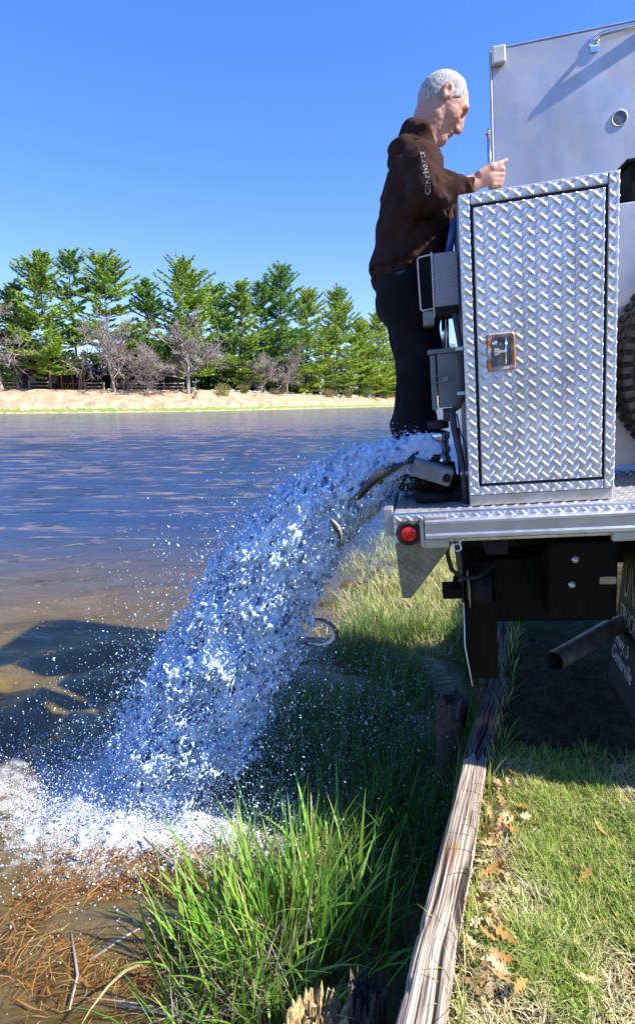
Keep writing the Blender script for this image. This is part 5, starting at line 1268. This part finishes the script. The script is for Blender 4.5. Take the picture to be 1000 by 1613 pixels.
# sunlit marsh grass beyond the truck
def marsh(n, sx, tx, name, label, pal, ln, wd, lean, keep=None):
    s = rng.uniform(*sx, n); t = rng.uniform(*tx, n)
    x = LOG_A[0] + LOG_D[0] * s + LOG_N[0] * t; y = LOG_A[1] + LOG_D[1] * s + LOG_N[1] * t; ok = ground_z(x, y) > -.34
    if keep is not None: ok &= keep(x, y)
    x, y = x[ok], y[ok]; m = len(x); P = np.stack([x, y, np.maximum(ground_z(x, y), -.03)], 1)
    V, F, T = blades(P, rng.uniform(0, 6.28, m), rng.uniform(*ln, m), rng.uniform(*wd, m), rng.uniform(*lean, m), rng.uniform(.1, .9, m), pick(pal, m))
    tag(mesh_np(name, V, F, M['blade'], tint=T), label, 'grass', kind='stuff')
edge = lambda x, y: (to_st(x, y)[1] + .35 * vnoise(x * 2.2, y * 2.2, 0 * x + 6) + rng.normal(0, .22, len(x))) > -1.6
marsh(19000, (3.2, 8.0), (-2.2, -.02), 'marsh_grass', 'sunlit yellow-green marsh grass at the water behind the truck corner', GREEN + STRAW[:2], (.06, .21), (.004, .009), (0, .9), edge)
marsh(15000, (3.2, 8.0), (-2.4, -.02), 'dead_marsh_grass', 'dead straw matted among the marsh grass', STRAW, (.08, .22), (.004, .008), (.6, 1.5), edge)
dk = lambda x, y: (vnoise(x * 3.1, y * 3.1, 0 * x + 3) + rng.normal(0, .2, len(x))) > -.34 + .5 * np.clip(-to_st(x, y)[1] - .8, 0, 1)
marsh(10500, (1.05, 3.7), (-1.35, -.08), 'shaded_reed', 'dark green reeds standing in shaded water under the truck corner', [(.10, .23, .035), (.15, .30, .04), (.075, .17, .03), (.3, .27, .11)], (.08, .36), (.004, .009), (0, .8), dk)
# grass on the bank behind the camera side and beyond so other views stay covered
lawn(22000, (.8, 6, -2, 1.0), 'near_lawn', 'lawn grass at the photographer side', GREEN + STRAW, (.05, .09), (.005, .009), (.2, 1.2), .1)

# tall grass clump: the largest blades one by one
clump = empty('grass_clump', (-.14, 1.85, -.02)); tag(clump, 'tall bright green grass clump growing at the water left of the timber', 'grass clump')
def clump_pts(n):
    u = rng.normal(0, 1, (n, 2)); x = -.16 + .185 * u[:, 0]; y = 1.82 + .20 * u[:, 1]
    x += .10 * (y - 1.8); return np.stack([x - (-.14), y - 1.85, np.zeros(n)], 1)
n = 230; P = clump_pts(n); out = np.arctan2(P[:, 1], P[:, 0] + .02) + rng.normal(0, .9, n)
L = rng.uniform(.26, .51, n); Wd = rng.uniform(.010, .019, n)
V, F, T = blades(P, out, L, Wd, np.abs(rng.normal(.12, .14, n)), np.where(rng.random(n) < .16, rng.uniform(1.4, 2.6, n), rng.uniform(.1, 1.0, n)), pick([(.24, .44, .05), (.33, .52, .07), (.42, .58, .12), (.16, .33, .04), (.28, .48, .06), (.36, .55, .1), (.2, .38, .04), (.6, .5, .26)], n), 6)
mv = 14; V = V.reshape(n, mv, 3); T = T.reshape(n, mv, 3); fb_ = np.array([[2 * k, 2 * k + 1, 2 * k + 3, 2 * k + 2] for k in range(6)])
for k in range(n): mesh_np('blade', V[k], fb_, M['blade'], clump, smooth=True, tint=T[k])
n = 480; P = clump_pts(n) * 1.08; out = np.arctan2(P[:, 1], P[:, 0]) + rng.normal(0, 1.2, n)
V, F, T = blades(P, out, rng.uniform(.18, .5, n), rng.uniform(.004, .009, n), np.abs(rng.normal(.15, .2, n)), rng.uniform(.1, 1.2, n), pick([(.12, .29, .035), (.16, .34, .05), (.09, .22, .03), (.3, .36, .1)], n), 5)
tag(mesh_np('fine_blades', V, F, M['blade'], clump, tint=T), kind='stuff')
# sparse dark blades between clump and timber
n = 240; P = np.stack([rng.uniform(.0, .5, n), rng.uniform(1.7, 2.6, n), np.full(n, -.05)], 1); P = P[to_st(P[:, 0], P[:, 1])[1] < -.1]; n = len(P)
V, F, T = blades(P, rng.uniform(0, 6.28, n), rng.uniform(.2, .5, n), rng.uniform(.005, .010, n), np.abs(rng.normal(.15, .15, n)), rng.uniform(.1, 1.1, n), pick([(.06, .17, .03), (.09, .22, .035)], n), 6)
tag(mesh_np('sedge', V, F, M['blade'], tint=T), 'thin sedge blades in the dark gap beside the timber', 'sedge', kind='stuff')
# grey dead reeds at the bottom and orange weed floating in the shallows
n = 150; P = np.stack([rng.normal(-.27, .12, n), rng.normal(1.60, .10, n), rng.uniform(0, .05, n)], 1)
V, F, T = blades(P, rng.uniform(0, 6.28, n), rng.uniform(.12, .34, n), rng.uniform(.003, .006, n), rng.uniform(.6, 1.45, n), rng.uniform(-.2, .5, n), pick([(.33, .27, .22), (.22, .17, .14), (.42, .36, .3)], n), 4)
tag(mesh_np('dead_reeds', V, F, M['blade'], tint=T), 'tangle of grey dead reeds at the foot of the clump', 'reeds', kind='stuff')
n = 4200; P = np.stack([rng.normal(-.74, .33, n), rng.normal(2.0, .2, n), rng.uniform(.003, .012, n)], 1)
V, F, T = blades(P, rng.normal(.6, .75, n), rng.uniform(.02, .14, n), rng.uniform(.0015, .005, n), rng.uniform(1.42, 1.6, n), rng.uniform(-.1, .1, n), pick([(.38, .17, .035), (.5, .25, .06), (.2, .08, .02), (.6, .38, .14), (.1, .05, .015)], n), 4)
V[:, 0] += .022 * fbm(V[:, 0] * 13, V[:, 1] * 13, V[:, 2] * 0, 2); V[:, 1] += .022 * fbm(V[:, 0] * 13 + 31, V[:, 1] * 13, V[:, 2] * 0 + 5, 2); V[:, 2] = np.maximum(V[:, 2], .004)
tag(mesh_np('floating_weed', V, F, M['blade'], tint=T), 'orange-brown weed strands floating in the shallow water', 'weed', kind='stuff')
STEMS = [([(-.86, 1.78, .012), (-.74, 1.88, .02), (-.62, 1.97, .016)], .006), ([(-.66, 1.98, .02), (-.60, 1.90, .018), (-.57, 1.86, .015)], .008), ([(-.98, 1.9, .012), (-.88, 1.72, .014), (-.86, 1.6, .012)], .006), ([(-.5, 1.76, .02), (-.49, 1.68, .03), (-.42, 1.6, .02)], .007), ([(-.82, 2.34, .06), (-.66, 2.22, .03), (-.52, 2.1, .02)], .006), ([(-.7, 1.62, .015), (-.5, 1.58, .02), (-.33, 1.57, .02)], .005)]
for k, (pts, r_) in enumerate(STEMS):
    mb = MB(); mb.tube(pts, [r_ * .8, r_, r_ * .5], 6); o = mb.build('reed_stem', M['fence']); tag(o, ['long orange-brown reed stem slanting in the shallows', 'short bent reed stem by the floating weed', 'reed stem at the far left of the weed', 'bent reed stem beside the grey dead reeds', 'thin reed stem poking out of the white froth', 'reed stem lying along the bottom of the picture'][k], 'reed', 'loose reed stems')
# fallen oak leaves by the timber
def oak_leaf(L, w, col, curl, lobes=4):
    pts = []; nseg = 14
    for k in range(nseg + 1):
        t = k / nseg; env = math.sin(math.pi * min(1, t * .93 + .05)) ** .7; pts.append((t * L, w * env * (.62 + .38 * math.cos(t * lobes * 2 * math.pi))))
    V, F = [], []
    for x, y in pts: zc = curl * (x / L - .5) ** 2 * L * 2; V += [(x - L / 2, -y, zc + curl * y * .6), (x - L / 2, 0, zc), (x - L / 2, y, zc + curl * y * .5)]
    for k in range(nseg): a = 3 * k; F += [(a, a + 1, a + 4, a + 3), (a + 1, a + 2, a + 5, a + 4)]
    me = bpy.data.meshes.new('fallen_leaf'); me.from_pydata(V, [], F); me.polygons.foreach_set('use_smooth', [True] * len(F)); me.update(); set_tint(me, np.tile(col, (len(V), 1)))
    me.materials.append(M['leaf']); return me
LEAFS = [oak_leaf(rng.uniform(.045, .08), rng.uniform(.012, .02), np.array(c), rng.uniform(.1, .5), int(l)) for c, l in (((.56, .34, .13), 4), ((.66, .46, .24), 3), ((.5, .26, .08), 4), ((.72, .55, .34), 3), ((.64, .47, .28), 5), ((.42, .25, .12), 4))]
for k in range(96):
    s = rng.uniform(.15, 1.15) if k < 78 else rng.uniform(-.1, 1.1); t = .085 + abs(rng.normal(0, .055)) if k < 78 else rng.uniform(.1, .75)
    x, y = LOG_A[0] + LOG_D[0] * s + LOG_N[0] * t, LOG_A[1] + LOG_D[1] * s + LOG_N[1] * t
    o = bpy.data.objects.new('fallen_leaf', LEAFS[k % 6]); C.objects.link(o)
    o.location = (x, y, float(ground_z(np.array([x]), np.array([y]))[0]) + rng.uniform(.02, .05)); o.rotation_euler = (rng.normal(0, .55), rng.normal(0, .55), rng.uniform(0, 6.28))
    tag(o, ('orange-tan', 'light tan', 'rusty orange', 'pale cream', 'buff', 'dark brown')[k % 6] + ' dry oak leaf lying ' + ('against the sunlit timber' if k < 78 else 'out in the lawn grass'), 'leaf', 'fallen oak leaves by the timber' if k < 78 else 'fallen oak leaves on the lawn')
